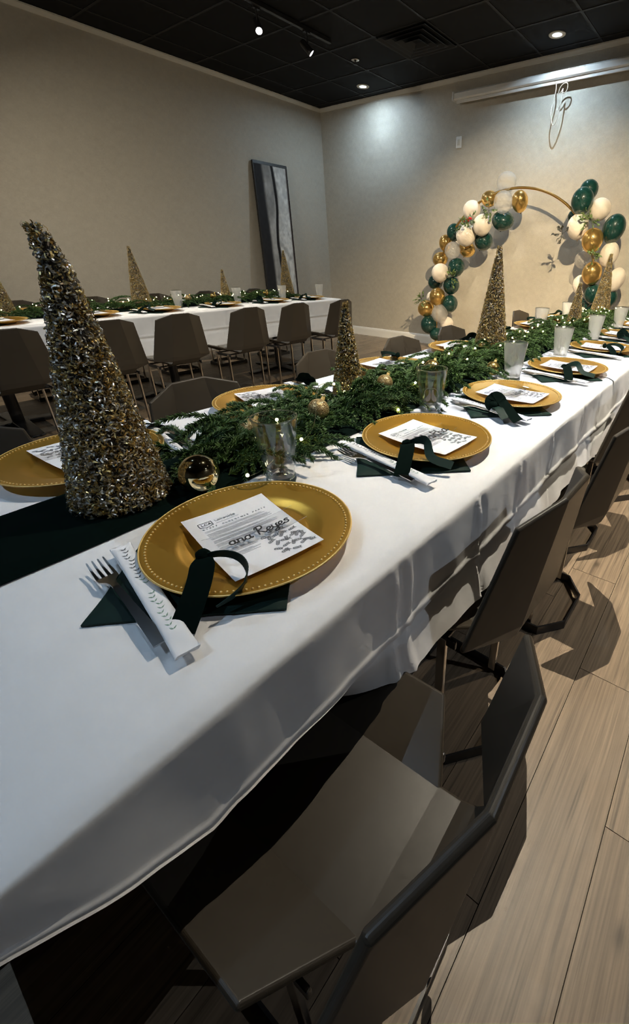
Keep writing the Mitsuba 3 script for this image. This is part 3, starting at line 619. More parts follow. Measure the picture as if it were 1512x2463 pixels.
# ribbons, in the plate's frame (x to the diner, y to the diner's right), z from the table top
def ribbon_a():
    p1 = spline([(0.036, -0.104, 0.045), (0.046, -0.110, 0.050), (0.064, -0.125, 0.045), (0.084, -0.148, 0.034), (0.098, -0.172, 0.018), (0.102, -0.182, 0.010)], 22)
    tail1 = band(p1, np.tile([0.62, 0.78, 0.05], (22, 1)), np.r_[np.linspace(0.018, 0.032, 5), np.full(17, 0.033)], 0.0016)
    p2 = spline([(0.038, -0.101, 0.047), (0.062, -0.088, 0.055), (0.090, -0.080, 0.054), (0.112, -0.086, 0.046), (0.121, -0.102, 0.036), (0.117, -0.124, 0.026), (0.112, -0.138, 0.022)], 30)
    w2 = np.array([[0.25, 0.1, 1.0 if i < 20 else 0.55] for i in range(30)])
    tail2 = band(p2, w2, np.r_[np.linspace(0.008, 0.012, 8), np.linspace(0.012, 0.021, 12), np.linspace(0.021, 0.004, 10)], 0.0014)
    k = trimesh.creation.icosphere(3, 1.0); k.vertices *= (0.010, 0.011, 0.012); k.vertices *= (1 + 0.3 * (meshkit.noise(k.vertices * 120, 2) - 0.5))[:, None]
    k.apply_translation((0.034, -0.103, 0.046))
    return tail1, tail2, k
def ribbon_b():
    p1 = spline([(0.022, -0.120, 0.045), (0.032, -0.130, 0.048), (0.050, -0.160, 0.040), (0.066, -0.192, 0.026), (0.074, -0.212, 0.012)], 20)
    tail1 = band(p1, np.tile([0.78, 0.55, 0.1], (20, 1)), 0.033, 0.0016)
    p2 = spline([(0.020, -0.115, 0.046), (0.042, -0.104, 0.054), (0.068, -0.108, 0.060), (0.084, -0.122, 0.050), (0.098, -0.132, 0.038), (0.122, -0.128, 0.030), (0.146, -0.118, 0.024)], 30)
    w2 = np.array([[0.3, 0.3, 1.0]] * 12 + [[-0.35, 0.75, 0.75]] * 18)
    tail2 = band(p2, w2, np.r_[np.linspace(0.008, 0.018, 8), np.full(22, 0.020)], 0.0014)
    k = trimesh.creation.icosphere(3, 1.0); k.vertices *= (0.010, 0.012, 0.009); k.vertices *= (1 + 0.3 * (meshkit.noise(k.vertices * 120, 5) - 0.5))[:, None]
    k.apply_translation((0.020, -0.117, 0.046))
    return tail1, tail2, k
def ribbon_c():
    o = np.array([0.016, -0.082, -0.004])
    p1 = spline(np.array([(0.010, -0.118, 0.034), (0.000, -0.112, 0.056), (0.014, -0.100, 0.064), (0.034, -0.104, 0.052), (0.052, -0.112, 0.042), (0.082, -0.132, 0.028), (0.108, -0.150, 0.020)]) + o, 30)
    tail1 = band(p1, np.array([[0.5, 0.55, 0.5]] * 12 + [[0.45, 0.8, 0.3]] * 18), 0.030, 0.0016)
    p2 = spline(np.array([(0.014, -0.116, 0.034), (0.034, -0.128, 0.038), (0.052, -0.142, 0.030), (0.070, -0.154, 0.020)]) + o, 16)
    tail2 = band(p2, np.tile([0.6, 0.75, 0.2], (16, 1)), 0.024, 0.0014)
    k = trimesh.creation.icosphere(3, 1.0); k.vertices *= (0.015, 0.014, 0.012); k.vertices *= (1 + 0.3 * (meshkit.noise(k.vertices * 70, 8) - 0.5))[:, None]
    k.apply_translation(np.array((0.012, -0.114, 0.040)) + o)
    return tail1, tail2, k
RIB = []
for fn in (ribbon_a, ribbon_b, ribbon_c):
    a, b, k = fn(); RIB.append((ply(a, 'm_velvet', 50), ply(b, 'm_satin', 50), ply(k, 'm_velvet', True)))

def setting(px, py, facing, where, word, rib, full, carddeg=0.0, dx=(0, 0)):
    """facing: which way the diner looks (-1: to -x)"""
    base = 180.0 if facing > 0 else 0.0
    sgn = -1 if facing > 0 else 1
    M = lambda ox, oy, oz, deg=0: at(px + sgn * ox, py + sgn * oy, oz, base + deg)
    z0 = TOP + 0.0015
    k = put(NAPKIN, 'napkin', None, M(0.0, -0.078, z0, 43)); tag(k, f'green folded napkin under plate, {where}', 'napkin', 'green napkins under the plates')
    t = thing('charger_plate', f'gold beaded charger plate, {where}', 'plate', 'gold charger plates')
    zp = z0 + 0.0075
    put(PLATE, 'plate_body', t, M(0, 0, zp)); put(BEADS, 'beaded_border', t, M(0, 0, zp)); put(RIM, 'rim', t, M(0, 0, zp))
    t = thing('menu_card', f'printed white menu card, {where}', 'menu card', 'menu cards on the plates')
    cm = M(0.008, -0.008, zp + 0.0150, 90 + carddeg)
    put(CARD, 'card_sheet', t, cm)
    put(PRINT_B, 'heading', t, cm); put(PRINT_G, 'text_block', t, cm)
    if full: put(PRINT_L, 'leaf_print', t, cm)
    t = thing('name_tag', f'clear tag with handwritten name, {where}', 'name tag', 'clear name tags on the menu cards')
    tm = M(0.020, -0.004, zp + 0.0200, 90 + carddeg)
    put(TAG, 'tag_sheet', t, tm); put(TAGE, 'tag_edge', t, tm); put(name_print(word), 'handwriting', t, tm)
    t = thing('velvet_ribbon', f'dark green knotted ribbon, {where}', 'ribbon', 'green ribbons at the place settings')
    for d, n in zip(RIB[rib], ('tail', 'loop', 'knot')): put(d, n, t, M(0, 0, z0))
    k = put(FORK, 'fork', None, M(-0.010 + dx[0], -0.198, z0 + 0.0085, 180 - 5)); tag(k, f'silver fork, {where}', 'fork', 'forks at the place settings')
    t = thing('chopstick_sleeve', f'white paper chopstick sleeve, {where}', 'chopsticks', 'paper chopstick sleeves')
    sm = M(0.004 + dx[1], -0.172, z0 + 0.0085, -10 if full else -8)
    put(SLEEVE, 'paper_sleeve', t, sm)
    if full:
        for d in SPRINT: put(d, 'leaf_print', t, sm)
RNAMES = ['ana Reyes', 'Martha', 'Heather D', 'Ellen', 'Tamara', 'Ester', 'Rhea']
for i, y in enumerate([0.339, 0.873, 1.378, 1.928, 2.52, 3.09, 3.66]):
    x = [-0.556, -0.560, -0.548, -0.53, -0.53, -0.54, -0.54][i]
    setting(x, y, -1, f'{ORD[i]} on the long table\'s right side', RNAMES[i] if i < 3 else ['Ellen', 'Kim', 'Hana', 'Tom'][i - 3].replace('E', 'H').replace('T', 'H'), [0, 1, 2, 1, 0, 2, 1][i], i < 4, [-10, -3, -1, 0, 4, 0, 3][i])
for i, y in enumerate([0.300, 0.826, 1.452, 2.03, 2.58, 3.15, 3.68]):
    x = [-1.115, -1.13, -1.13, -1.116, -1.12, -1.12, -1.12][i]
    setting(x, y, 1, f'{ORD[i]} on the long table\'s left side', ['Karen', 'Rory', 'Amy', 'Hal', 'Meri', 'Don', 'Rae'][i].replace('A', 'a'), [1, 2, 0, 2, 1, 0, 1][i], i < 2, [4, -14, 3, 0, 5, 0, 2][i])
for i, y in enumerate([0.87, 1.45, 1.95, 2.55, 3.13, 3.64]):
    setting(-3.975, y, -1, f'{ORDN[i]} along the far table\'s aisle side', ['Hal', 'Rae', 'Tom', 'Meri', 'Don', 'Kim'][i].replace('T', 'H'), [0, 2, 1, 0, 2, 1][i], False, [3, 0, -4, 5, 0, -3][i])
for i, y in enumerate([1.3, 1.95, 2.5, 3.1]):
    setting(-4.53, y, 1, f'{ORDN[i]} along the far table\'s wall side', ['Rae', 'Hal', 'Don', 'Meri'][i], [1, 0, 2, 1][i], False)

# ------------------------------------------------------------------ pint glasses
GH, GB, GT = 0.145, 0.0315, 0.0465
def glass_parts():
    wall = lathe([(GB - 0.0005, 0.012), (GT, GH - 0.001)], 64)
    inner = lathe([(GB - 0.004, 0.016), (GT - 0.003, GH - 0.001)], 64)
    rim = trimesh.creation.torus(GT - 0.0015, 0.0016, major_sections=64, minor_sections=8); rim.apply_translation((0, 0, GH - 0.001))
    base = lathe([(0, 0.0015), (GB - 0.009, 0.0015), (GB - 0.006, 0.0), (GB - 0.0015, 0.0015), (GB, 0.006), (GB - 0.0003, 0.0125), (GB - 0.004, 0.0155), (GB - 0.010, 0.0125), (0, 0.0115)], 48)
    return wall, inner, rim, base
gw, gi, gr, gb = glass_parts()
GL = {'clear': (ply(gw, 'm_glass', True), ply(gi, 'm_glass', True), ply(gr, 'm_solidglass', True), ply(gb, 'm_solidglass', 30)),
      'frost': (ply(gw, 'm_frost', True), None, ply(gr, 'm_solidglass', True), ply(gb, 'm_solidglass', 30))}
def wrap_on_glass(m):
    """flat art (x, z) to the glass's outside; x = 0 faces +y in glass frame"""
    m = m.copy(); x, z, d = m.vertices[:, 0].copy(), m.vertices[:, 1].copy(), m.vertices[:, 2].copy()
    r = GB + (GT - GB) * (z - 0.012) / (GH - 0.013) + 0.0003 + d
    a = x / 0.041
    m.vertices = np.stack([r * np.sin(a), -r * np.cos(a), z], 1); return m
def etched():
    garlic = []
    for s, ox in ((-1, -0.0), (1, 0.0)):
        p = [(0.001, 0.060), (0.003, 0.063), (0.0025, 0.076), (0.004, 0.084), (0.010, 0.092), (0.0085, 0.090), (0.006, 0.094), (0.002, 0.089), (0.0005, 0.086)]
        body = spline([(0.0008, 0.088, 0), (0.0065, 0.091, 0), (0.007, 0.082, 0), (0.013, 0.070, 0), (0.0185, 0.060, 0), (0.0165, 0.054, 0), (0.008, 0.0545, 0), (0.003, 0.060, 0), (0.0008, 0.070, 0)], 40)[:, :2]
        g = Polygon(body).buffer(0)
        garlic.append(affinity.scale(g, s, 1, origin=(0, 0)))
    ringp = Point(0, 0.074).buffer(0.0225, 24).difference(Point(0, 0.074).buffer(0.0215, 24)).difference(sbox(-0.03, 0.04, 0.03, 0.064))
    g = unary_union(garlic + [ringp])
    m = extrude(g, 0.0001)
    v, f = trimesh.remesh.subdivide_to_size(m.vertices, m.faces, 0.004); m = trimesh.Trimesh(v, f, process=False)
    t = meshkit.text_mesh('GOCHI', 0.0068, 0.0001, True); t.apply_translation((-(t.bounds[0][0] + t.bounds[1][0]) / 2, 0.0425, 0))
    ln = extrude(unary_union([sbox(-0.012, 0.0385, 0.012, 0.0393), sbox(-0.010, 0.0365, 0.010, 0.0370)]), 0.0001)
    return wrap_on_glass(cat(m, t, ln))
ETCH = ply(etched(), 'm_etch', False)
def pint(x, y, kind, label, group, etch=None):
    t = thing('pint_glass', label, 'glass', group); m = at(x, y, TOP + 0.002)
    a, b, c, d = GL[kind]
    put(a, 'wall', t, m)
    if b: put(b, 'inner_wall', t, m)
    put(c, 'rim', t, m); put(d, 'base', t, m)
    if etch is not None: k = put(ETCH, 'etched_logo', t, at(x, y, TOP + 0.002, etch)); labels[k] = {'label': 'pale etched logo with the word GOCHI'}
for i, (x, y, kd, e) in enumerate([(-0.692, 0.512, 'clear', 215), (-0.677, 1.072, 'clear', 33), (-0.664, 1.657, 'frost', None), (-0.648, 2.20, 'frost', None), (-0.66, 2.85, 'frost', None), (-0.655, 3.48, 'frost', None)]):
    lb = ['clear empty pint glass behind the nearest right-hand gold plate', 'clear pint glass etched GOCHI, second on the right side of the long table'][i] if i < 2 else f'cloudy pint glass, {ORD[i]} on the right side of the long table'
    pint(x, y, kd, lb, 'pint glasses along the long table', e)
for i, (x, y) in enumerate([(-1.06, 3.03), (-1.06, 3.60)]):
    pint(x, y, 'frost', f'cloudy pint glass, {["nearer", "farther"][i]} of two at the far left side of the long table', 'pint glasses along the long table')
for i, (x, y) in enumerate([(-4.11, 2.19), (-4.12, 2.81), (-4.13, 3.39), (-4.05, 3.87)]):
    pint(x, y, 'frost', f'cloudy pint glass on the table by the left wall, {ORDN[i]} from the photo\'s left', 'pint glasses on the far table')

# ------------------------------------------------------------------ tinsel cone trees
def tinsel(H, R, r1, n, seed, bend, silver, lean=(0, 0)):
    g = np.random.default_rng(seed)
    u = g.random(n); h = np.where(g.random(n) < 0.18, H * u, H * (1 - np.sqrt(1 - u * 0.985))); th = g.random(n) * 2 * math.pi
    rad = R + (r1 - R) * h / H
    def axis(hh): return np.stack([lean[0] * hh / H + bend[0] * np.clip((hh / H - 0.86) / 0.14, 0, 1) ** 1.5, lean[1] * hh / H + bend[1] * np.clip((hh / H - 0.86) / 0.14, 0, 1) ** 1.5, hh], -1)
    c = axis(h) + np.stack([np.cos(th), np.sin(th), 0 * th], -1) * (rad * (0.90 + 0.12 * g.random(n)) + 0.001)[:, None]
    K = 5
    a = g.normal(size=(n, 3)); a /= np.linalg.norm(a, axis=1, keepdims=True)
    b = g.normal(size=(n, 3)); b -= a * (a * b).sum(1, keepdims=True); b /= np.linalg.norm(b, axis=1, keepdims=True)
    w = np.cross(a, b)
    rr = g.uniform(0.0028, 0.0058, n)[:, None]; span = g.uniform(2.2, 4.6, n)
    ww = g.uniform(0.0009, 0.0016, n)[:, None]
    v = []
    for k in range(K):
        ang = (k / (K - 1) - 0.5) * span
        p = c + rr * (np.cos(ang)[:, None] * a + np.sin(ang)[:, None] * b) + w * (k - 2) * 0.0007
        v += [p - w * ww, p + w * ww]
    v = np.stack(v, 1)
    i0 = (np.arange(n) * 2 * K)[:, None]
    f = np.concatenate([np.concatenate([i0 + [2 * k, 2 * k + 1, 2 * k + 3], i0 + [2 * k, 2 * k + 3, 2 * k + 2]], 0) for k in range(K - 1)], 0)
    t = g.random(n)[:, None]; gold, sil = np.array([1.0, 0.80, 0.36]), np.array([1.0, 0.97, 0.88]); dk = np.array([0.36, 0.22, 0.06])
    col = np.where(t < silver, sil, np.where(t < 0.88, gold, dk)) * g.uniform(0.8, 1.05, (n, 1))
    col = np.repeat(col[:, None], 2 * K, 1).reshape(-1, 3)
    hs = np.linspace(0, H, 14); core = tube(axis(hs), (R + (r1 - R) * hs / H) * 0.93 * np.clip((H - hs) / (0.03 * H), 0.35, 1), 20)
    return mikit.ply(trimesh.Trimesh(v.reshape(-1, 3), f, process=False), 'm_tinsel', False, color=np.clip(col, 0, 1)), ply(core, 'm_core', True)
BIG0 = tinsel(0.452, 0.082, 0.008, 11000, 1, (-0.012, -0.009), 0.5, (0.010, 0.008))
BIG = tinsel(0.47, 0.082, 0.007, 9000, 2, (0.0, 0.0), 0.28)
SMALL = tinsel(0.288, 0.053, 0.006, 4500, 3, (0.004, 0.0), 0.25)
def tree(kind, x, y, label, deg):
    t = thing('tinsel_tree', label, 'decorative tree', None)
    a, b = kind
    k = put(a, 'tinsel', t, at(x, y, TOP + 0.016, deg)); stuffpart(k)
    put(b, 'cone_core', t, at(x, y, TOP + 0.016, deg))
tree(BIG0, -0.865, 0.272, 'tall silver-gold tinsel cone tree with bent tip, nearest on the green runner', 0)
tree(SMALL, -1.005, 1.064, 'small gold tinsel cone tree behind the glittery ball on the long table', 40)
tree(BIG, -0.965, 2.07, 'tall gold tinsel cone tree in the middle of the long table', 80)
tree(SMALL, -0.885, 3.19, 'small gold tinsel cone tree far down the long table before the right balloons', 120)
tree(BIG, -0.970, 4.24, 'tall gold tinsel cone tree at the far end of the long table', 200)
tree(BIG, -4.25, 0.98, 'tall tinsel cone tree on the far table, cut off by the photo\'s left edge', 10)
tree(BIG, -4.275, 1.955, 'tall gold tinsel cone tree on the far table, standing alone against the grey wall', 60)
tree(SMALL, -4.28, 2.79, 'small gold tinsel cone tree in the middle of the far table', 140)
tree(BIG, -4.285, 3.59, 'tall gold tinsel cone tree in front of the leaning painting', 250)

# ------------------------------------------------------------------ evergreen garlands
def sprig_mesh(L, n, seed, nl=0.017):
    g = np.random.default_rng(seed)
    side = g.uniform(-0.25, 0.25)
    s = np.linspace(0, 1, 8)
    ax = np.stack([L * s * (1 - 0.10 * s), side * L * s ** 2, 0.055 * L / 0.12 * (s * 1.1 - 1.35 * s ** 2)], -1)
    stem = tube(ax, np.linspace(0.0017, 0.0008, 8), 4)
    t = g.random(n) ** 0.9; p = np.stack([np.interp(t, s, ax[:, k]) for k in range(3)], -1)
    tg = np.gradient(ax, axis=0); tg /= np.linalg.norm(tg, axis=1, keepdims=True)
    d = np.stack([np.interp(t, s, tg[:, k]) for k in range(3)], -1)
    rnd = g.normal(size=(n, 3)); rnd -= d * (rnd * d).sum(1, keepdims=True); rnd /= np.linalg.norm(rnd, axis=1, keepdims=True)
    dirn = d * g.uniform(0.55, 1.1, (n, 1)) + rnd * 0.75; dirn /= np.linalg.norm(dirn, axis=1, keepdims=True)
    ln = nl * g.uniform(0.7, 1.15, (n, 1)) * (1 - 0.35 * t[:, None])
    w = np.cross(dirn, g.normal(size=(n, 3))); w /= np.linalg.norm(w, axis=1, keepdims=True)
    v = np.stack([p - w * 0.0012, p + w * 0.0012, p + dirn * ln * 0.6 + w * 0.0011, p + dirn * ln, p + dirn * ln * 0.6 - w * 0.0011], 1).reshape(-1, 3)
    i = (np.arange(n) * 5)[:, None]
    f = np.vstack([i + [0, 1, 2], i + [0, 2, 4], i + [4, 2, 3]])
    return cat(trimesh.Trimesh(v, f, process=False), stem)
SPRM = [sprig_mesh(L, n, 20 + k) for k, (L, n) in enumerate([(0.14, 300), (0.17, 360), (0.12, 260), (0.19, 400)])]
SPR = [ply(m, 'm_pine') for m in SPRM]
def garland(name_label, path, halfw, nparts, nfill, seed, trees, z0):
    """path(y) -> x of the centre line; sprigs as parts, thin filling below as one part"""
    t = thing('garland', name_label, 'garland')
    g = np.random.default_rng(seed)
    y0, y1 = path['y']
    def place(n, zl, zh, spread):
        out = []
        while len(out) < n:
            y = y0 + (y1 - y0) * g.random() ** 1.15; u = g.uniform(-1, 1) * spread
            x = np.interp(y, path['py'], path['px']) + u * halfw
            if any((x - a) ** 2 + (y - b) ** 2 < (r + 0.012) ** 2 for a, b, r in trees): continue
            sg_ = 1 if g.random() < 0.55 else -1; yaw = sg_ * (90 - u * 48) + g.normal() * 30
            out.append((x, y, z0 + g.uniform(zl, zh) * (1 - 0.5 * u * u), yaw, g.uniform(-26, 16), g.uniform(-30, 30), int(g.integers(4)), g.uniform(0.85, 1.15)))
        return out
    for x, y, z, yaw, pit, rol, k, s in place(nparts, 0.022, 0.060, 0.85):
        put(SPR[k], 'sprig', t, T().translate([float(x), float(y), float(z)]).rotate([0, 0, 1], float(yaw)).rotate([0, 1, 0], float(pit)).rotate([1, 0, 0], float(rol)).scale(float(s)))
    ms = []
    for x, y, z, yaw, pit, rol, k, s in place(nfill, 0.014, 0.038, 0.9):
        m = SPRM[k].copy(); m.apply_transform(trimesh.transformations.euler_matrix(math.radians(rol), math.radians(pit * 0.4 - 4), math.radians(yaw), 'sxyz')); m.apply_translation((x, y, z)); ms.append(m)
    k = put(ply(cat(ms), 'm_pine'), 'foliage', t); stuffpart(k)
    return t
TR_MAIN = [(-0.865, 0.272, 0.085), (-1.005, 1.064, 0.055), (-0.965, 2.07, 0.085), (-0.885, 3.19, 0.055), (-0.97, 4.24, 0.085)]
garland('green pine garland with fairy lights down the middle of the long table', {'y': (0.42, 4.35), 'py': [0.42, 0.8, 1.3, 2.0, 3.0, 4.3], 'px': [-0.885, -0.895, -0.90, -0.90, -0.86, -0.90]}, 0.115, 290, 620, 11, TR_MAIN, TOP + 0.004)
TR_FAR = [(-4.25, 0.98, 0.085), (-4.275, 1.955, 0.085), (-4.28, 2.79, 0.055), (-4.285, 3.59, 0.085)]
garland('green pine garland with fairy lights on the table by the left wall', {'y': (0.3, 3.62), 'py': [0.3, 3.6], 'px': [-4.25, -4.25]}, 0.13, 140, 260, 12, TR_FAR, TOP + 0.004)

# ------------------------------------------------------------------ fairy lights
bulb = trimesh.creation.icosphere(1, 0.0040)
def lights(label, pts_y, path, n, seed, trees, z0, extra=()):
    t = thing('string_lights', label, 'string lights')
    g = np.random.default_rng(seed); pts = list(extra)
    y0, y1 = pts_y
    for i in range(n):
        y = y0 + (y1 - y0) * (i + g.random()) / n
        x = np.interp(y, *path) + 0.115 * math.sin(i * 2.3) * g.uniform(0.4, 1)
        for a, b, r in trees:
            d = math.hypot(x - a, y - b)
            if d < r + 0.02: x, y = a + (x - a) / (d + 1e-6) * (r + 0.02), b + (y - b) / (d + 1e-6) * (r + 0.02)
        pts.append((x, y, z0 + g.uniform(0.070, 0.098)))
    pts.sort(key=lambda q: q[1])
    put(ply(tube(spline([(a, b, c - 0.004) for a, b, c in pts], 6 * len(pts)), 0.0007, 4), 'm_wire', True), 'wire', t)
    bd = ply(bulb, 'm_white', True)
    for a, b, c in pts:
        put({**bd, 'emitter': emit((1.0, 0.70, 0.24), 40.0, 0.06)}, 'bulb', t, at(a, b, c))
lights('warm fairy lights on thin wire in the long table\'s garland', (1.5, 4.3), ([0.46, 0.8, 1.3, 2.0, 3.0, 4.3], [-0.855, -0.885, -0.90, -0.90, -0.86, -0.90]), 52, 31, TR_MAIN, TOP,
       [(-0.722, 0.452, TOP + 0.03), (-0.80, 0.60, TOP + 0.092), (-0.755, 0.575, TOP + 0.075), (-0.745, 0.62, TOP + 0.05), (-1.035, 0.60, TOP + 0.012), (-0.94, 0.93, TOP + 0.085), (-0.92, 0.99, TOP + 0.06), (-0.955, 0.99, TOP + 0.045), (-0.735, 0.985, TOP + 0.03), (-0.775, 1.13, TOP + 0.075), (-0.86, 1.30, TOP + 0.10), (-0.835, 1.345, TOP + 0.09)])
lights('warm fairy lights in the garland on the table by the left wall', (0.4, 3.55), ([0.3, 3.6], [-4.22, -4.22]), 52, 37, TR_FAR, TOP)

# ------------------------------------------------------------------ ball ornaments
def ball(x, y, r, mat, label, z=None, cap=(0.0, 0.6, 0.8)):
    t = thing('ball_ornament', label, 'ornament', 'gold ball ornaments in the garlands')
    z = TOP + r + 0.012 if z is None else z
    sp = trimesh.creation.icosphere(4, r)
    put(ply(sp, mat, True), 'ball', t, at(x, y, z))
    d = np.array(cap) / np.linalg.norm(cap); m = look_rot(d); m[:3, 3] = np.array([x, y, z]) + d * (r - 0.002)
    put(ply(cat(lathe([(0.0, 0.010), (0.0055, 0.010), (0.006, 0.0), (0, 0.0)], 16), trimesh.creation.torus(0.004, 0.0007, 16, 6, transform=trimesh.transformations.rotation_matrix(math.pi / 2, [1, 0, 0], [0, 0, 0]) @ trimesh.transformations.translation_matrix([0, 0.013, 0]))), 'm_goldbead', 30), 'cap', t, T(m))
ball(-0.768, 0.378, 0.0375, 'm_goldshine', 'mirror-shiny gold ball ornament beside the nearest tinsel tree', cap=(-0.7, 0.6, 0.2))
ball(-0.848, 0.775, 0.0290, 'm_glitter', 'glittery gold ball ornament before the second tinsel tree', TOP + 0.062)
ball(-0.915, 0.605, 0.028, 'm_glitter', 'glittery gold ball ornament half hidden behind the nearest pint glass', TOP + 0.040)
ball(-0.90, 1.13, 0.027, 'm_glitter', 'glittery gold ball ornament sunk in the garland right of the second tree', TOP + 0.055)
ball(-0.885, 1.40, 0.030, 'm_goldsatin', 'satin gold ball ornament behind the etched pint glass', TOP + 0.060)
ball(-0.735, 1.62, 0.028, 'm_goldsatin', 'satin gold ball ornament by the third plate on the long table', TOP + 0.040)
ball(-0.80, 3.22, 0.026, 'm_goldsatin', 'satin gold ball ornament beside the fourth tinsel tree', TOP + 0.075)
for i, (x, y, mt) in enumerate([(-4.18, 1.30, 'm_goldsatin'), (-4.16, 2.32, 'm_glitter'), (-4.2, 2.60, 'm_goldsatin'), (-4.17, 3.2, 'm_goldsatin')]):
    ball(x, y, 0.027, mt, f'gold ball ornament in the far table garland, {ORDN[i]} from the photo\'s left', TOP + 0.075)

# ------------------------------------------------------------------ balloon arch
a = thing('arch_stand', 'thin gold metal hoop stand holding the balloons', 'balloon arch')
AX, AY, AZ, AR = -2.39, 5.45, 0.90, 1.01
pp = [(AX - AR, AY, 0.01)] + [(AX - AR, AY, z) for z in np.linspace(0.2, AZ, 5)] + [(AX - AR * math.cos(q), AY, AZ + AR * math.sin(q)) for q in np.linspace(0, math.pi, 60)[1:-1]] + [(AX + AR, AY, z) for z in np.linspace(AZ, 0.2, 5)] + [(AX + AR, AY, 0.01)]
put(ply(tube(pp, 0.013, 12), 'm_goldtube', True), 'hoop', a)
for s in (-1, 1): put(ply(rbox(AX + s * AR - 0.06, AX + s * AR + 0.06, AY - 0.17, AY + 0.17, 0.0, 0.012), 'm_goldtube'), 'foot_plate', a)
BAL = [('clear',-2.55,5.48,1.98,0.112,0.102),('clear',-2.5,5.33,1.77,0.106,0.111),('gold',-2.76,5.5,1.83,0.095,0.082),('gold',-2.35,5.45,1.78,0.091,0.109),('white',-2.96,5.45,1.72,0.107,0.101),('white',-2.74,5.33,1.55,0.111,0.112),('white',-2.96,5.35,1.45,0.125,0.119),('green',-2.55,5.48,1.6,0.131,0.101),('green',-2.78,5.48,1.39,0.113,0.102),('green',-3.22,5.5,1.49,0.093,0.098),('gold',-3.35,5.51,1.37,0.081,0.094),('clear',-3.14,5.35,1.28,0.101,0.099),('gold',-3.03,5.53,1.3,0.109,0.087),('gold',-3.41,5.5,1.18,0.101,0.085),('green',-3.12,5.43,1.09,0.107,0.109),('white',-3.31,5.35,1.02,0.113,0.111),('green',-3.46,5.48,0.9,0.102,0.095),('green',-3.19,5.45,0.87,0.106,0.108),('gold',-3.34,5.35,0.73,0.105,0.11),('green',-3.2,5.45,0.64,0.108,0.111),('white',-3.54,5.53,0.69,0.076,0.088),('gold',-3.57,5.43,0.56,0.116,0.103),('clear',-3.29,5.35,0.52,0.111,0.113),('white',-3.26,5.5,0.38,0.093,0.085),('green',-3.51,5.43,0.35,0.12,0.119),('green',-3.4,5.45,0.23,0.091,0.083),
('green',-1.61,5.49,1.85,0.093,0.095),('green',-1.61,5.33,1.74,0.11,0.122),('green',-1.74,5.55,1.62,0.066,0.065),('white',-1.45,5.45,1.67,0.106,0.101),('white',-1.62,5.35,1.51,0.11,0.12),('green',-1.27,5.43,1.49,0.11,0.132),('gold',-1.43,5.3,1.38,0.106,0.114),('white',-1.27,5.45,1.25,0.094,0.12),('clear',-1.55,5.51,1.2,0.09,0.085),('gold',-1.38,5.33,1.07,0.103,0.114),('white',-1.15,5.45,1.01,0.088,0.122),('white',-1.52,5.51,0.94,0.092,0.107),('green',-1.35,5.4,0.86,0.088,0.105),('green',-1.41,5.48,0.74,0.074,0.091),('white',-1.43,5.43,0.65,0.058,0.073),('green',-1.2,5.5,0.82,0.094,0.106)]
def balloon_mesh(rx, rz):
    t = np.linspace(0, math.pi, 22)
    prof = [(max(0.0, rx * math.sin(q) * (1 - 0.10 * math.cos(q) * (q > math.pi / 2) * math.cos(q) ** 2)), rz * math.cos(q) * (1 + 0.10 * (q > math.pi / 2) * math.cos(q) ** 4)) for q in t]
    body = lathe(prof[::-1], 32)
    knot = lathe([(0.0, -rz * 1.10 - 0.012), (0.008, -rz * 1.10 - 0.012), (0.004, -rz * 1.10 - 0.002), (0.006, -rz * 1.08)], 12)
    return body, knot
cnt = {}
CN = {'clear': 'clear confetti', 'gold': 'metallic gold', 'white': 'pearl white', 'green': 'dark green'}
g = np.random.default_rng(77)
for side, sel in (('left', [b for b in BAL if b[1] < -2.2]), ('right', [b for b in BAL if b[1] >= -2.2])):
    for c, x, y, z, rx, rz in sorted(sel, key=lambda b: b[3]):
        k = cnt[(side, c)] = cnt.get((side, c), -1) + 1
        tot = sum(1 for b in sel if b[0] == c)
        word = 'lowest' if k == 0 else 'topmost' if k == tot - 1 else f'{ORDN[k]} from the floor'
        t = thing('balloon', f'{CN[c]} balloon, {word} of its colour on the arch\'s {side} side', 'balloon', 'balloons on the arch')
        bm, km = balloon_mesh(rx, rz)
        # the knot points at the hoop
        hx = AX + (AR if side == 'right' else -AR) if z < AZ else AX + (x - AX) / math.hypot(x - AX, z - AZ) * AR
        hz = z if z < AZ else AZ + (z - AZ) / math.hypot(x - AX, z - AZ) * AR
        d = np.array([hx - x, AY + 0.05 - y, hz - z]) * (0.6, 0.8, 0.6) + np.array([0, 0.02, -0.06])
        d = -d / (np.linalg.norm(d) + 1e-9); ax_ = np.array([0, 0, 1.0]) * 0.75 + d * 0.35
        m = look_rot(ax_); m[:3, 3] = (x, y, z)
        mat = {'clear': 'm_bclear', 'gold': 'm_bgold', 'white': 'm_bwhite', 'green': 'm_bgreen'}[c]
        put(ply(bm, mat, True), 'envelope', t, T(m)); put(ply(km, mat if c != 'clear' else 'm_bwhite', True), 'knot', t, T(m))
        if c == 'clear':
            fl = []
            for _ in range(26):
                th, ph = g.uniform(0, 6.28), g.uniform(-1.2, 0.5)
                n_ = np.array([math.cos(th) * math.cos(ph), math.sin(th) * math.cos(ph), math.sin(ph)])
                q_ = trimesh.creation.box((0.012, 0.004, 0.0004)); mm = look_rot(n_) @ trimesh.transformations.rotation_matrix(g.uniform(0, 3), [0, 0, 1]); mm[:3, 3] = n_ * (rx, rx, rz) * 0.95
                q_.apply_transform(mm); fl.append(q_)
            kk = put(ply(cat(fl), 'm_goldshine'), 'confetti', t, T(m)); stuffpart(kk)
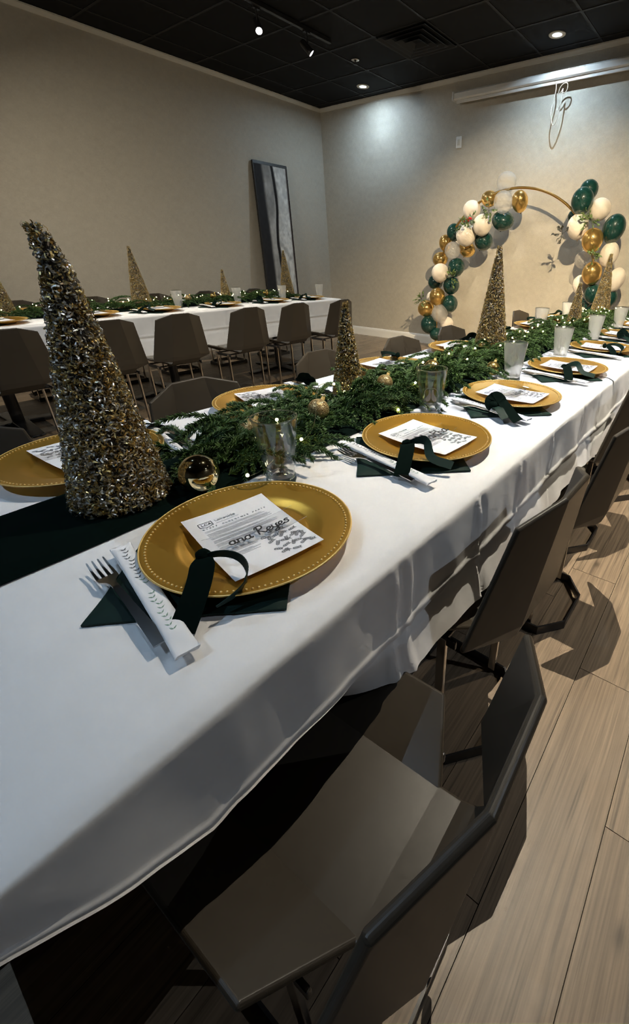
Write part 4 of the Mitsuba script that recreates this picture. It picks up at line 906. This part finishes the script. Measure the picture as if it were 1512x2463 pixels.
def leafm(L, w):
    xs = np.linspace(0, 1, 7); wd = w * np.sin(np.pi * xs ** 0.8) + 1e-4
    v = np.array([[(L * s, sg * q, 0.010 * math.sin(3 * s) + abs(sg) * 0.004) for sg in (-1, 0, 1)] for s, q in zip(xs, wd)])
    return grid_mesh(v)
def sprigb(kind, x, y, z, label, seed):
    t = thing('foliage_sprig', label, 'foliage')
    g = np.random.default_rng(seed)
    n = 9 if kind == 'leaf' else 6
    st, lv = [], []
    for i in range(n):
        d = g.normal(size=3); d[1] = -abs(d[1]) * 0.6; d /= np.linalg.norm(d)
        L = g.uniform(0.05, 0.10); st.append(tube(np.array([(0, 0, 0), d * L * 0.6, d * L]), 0.002, 5))
        for j in range(3):
            lm = leafm(0.045, 0.013); m = look_rot(d + g.normal(size=3) * 0.5) @ trimesh.transformations.rotation_matrix(-math.pi / 2, [0, 1, 0]) @ trimesh.transformations.rotation_matrix(g.uniform(0, 6), [1, 0, 0]); m[:3, 3] = d * L * (0.4 + 0.3 * j); lm.apply_transform(m); lv.append(lm)
    put(ply(cat(st), 'm_darkleaf'), 'stem', t, at(x, y, z))
    for lm in lv: put(ply(lm, 'm_darkleaf' if kind == 'dark' else 'm_leaf'), 'leaf', t, at(x, y, z))
    if kind == 'berry':
        for i in range(7):
            q_ = g.normal(size=3) * 0.025; q_[1] = -0.04 - abs(q_[1])
            put(ply(trimesh.creation.icosphere(2, 0.011), 'm_berry', True), 'berry', t, at(x + q_[0], y + q_[1], z + q_[2]))
for i, (k, x, y, z, lb) in enumerate([('leaf', -2.64, 5.28, 1.69, 'green leafy sprig high on the arch\'s left shoulder'), ('berry', -2.87, 5.28, 1.61, 'leafy sprig with red berries among the white balloons'), ('leaf', -1.47, 5.25, 1.56, 'green leafy sprig above the upper gold balloon at right'), ('dark', -1.75, 5.28, 1.44, 'dark leafy sprig poking inward from the arch\'s right column'), ('leaf', -1.38, 5.25, 1.22, 'green leafy sprig between the two gold balloons at right'), ('leaf', -3.56, 5.30, 0.69, 'leafy sprig on the lowest gold balloon at left'), ('leaf', -3.10, 5.30, 0.97, 'leafy sprig between green balloons on the left column'), ('leaf', -2.93, 5.22, 1.56, 'sparse leafy sprig between two large white balloons'), ('dark', -1.36, 5.26, 0.72, 'dark leafy sprig low in the arch\'s right column')]):
    sprigb(k, x, y, z, lb, 200 + i)
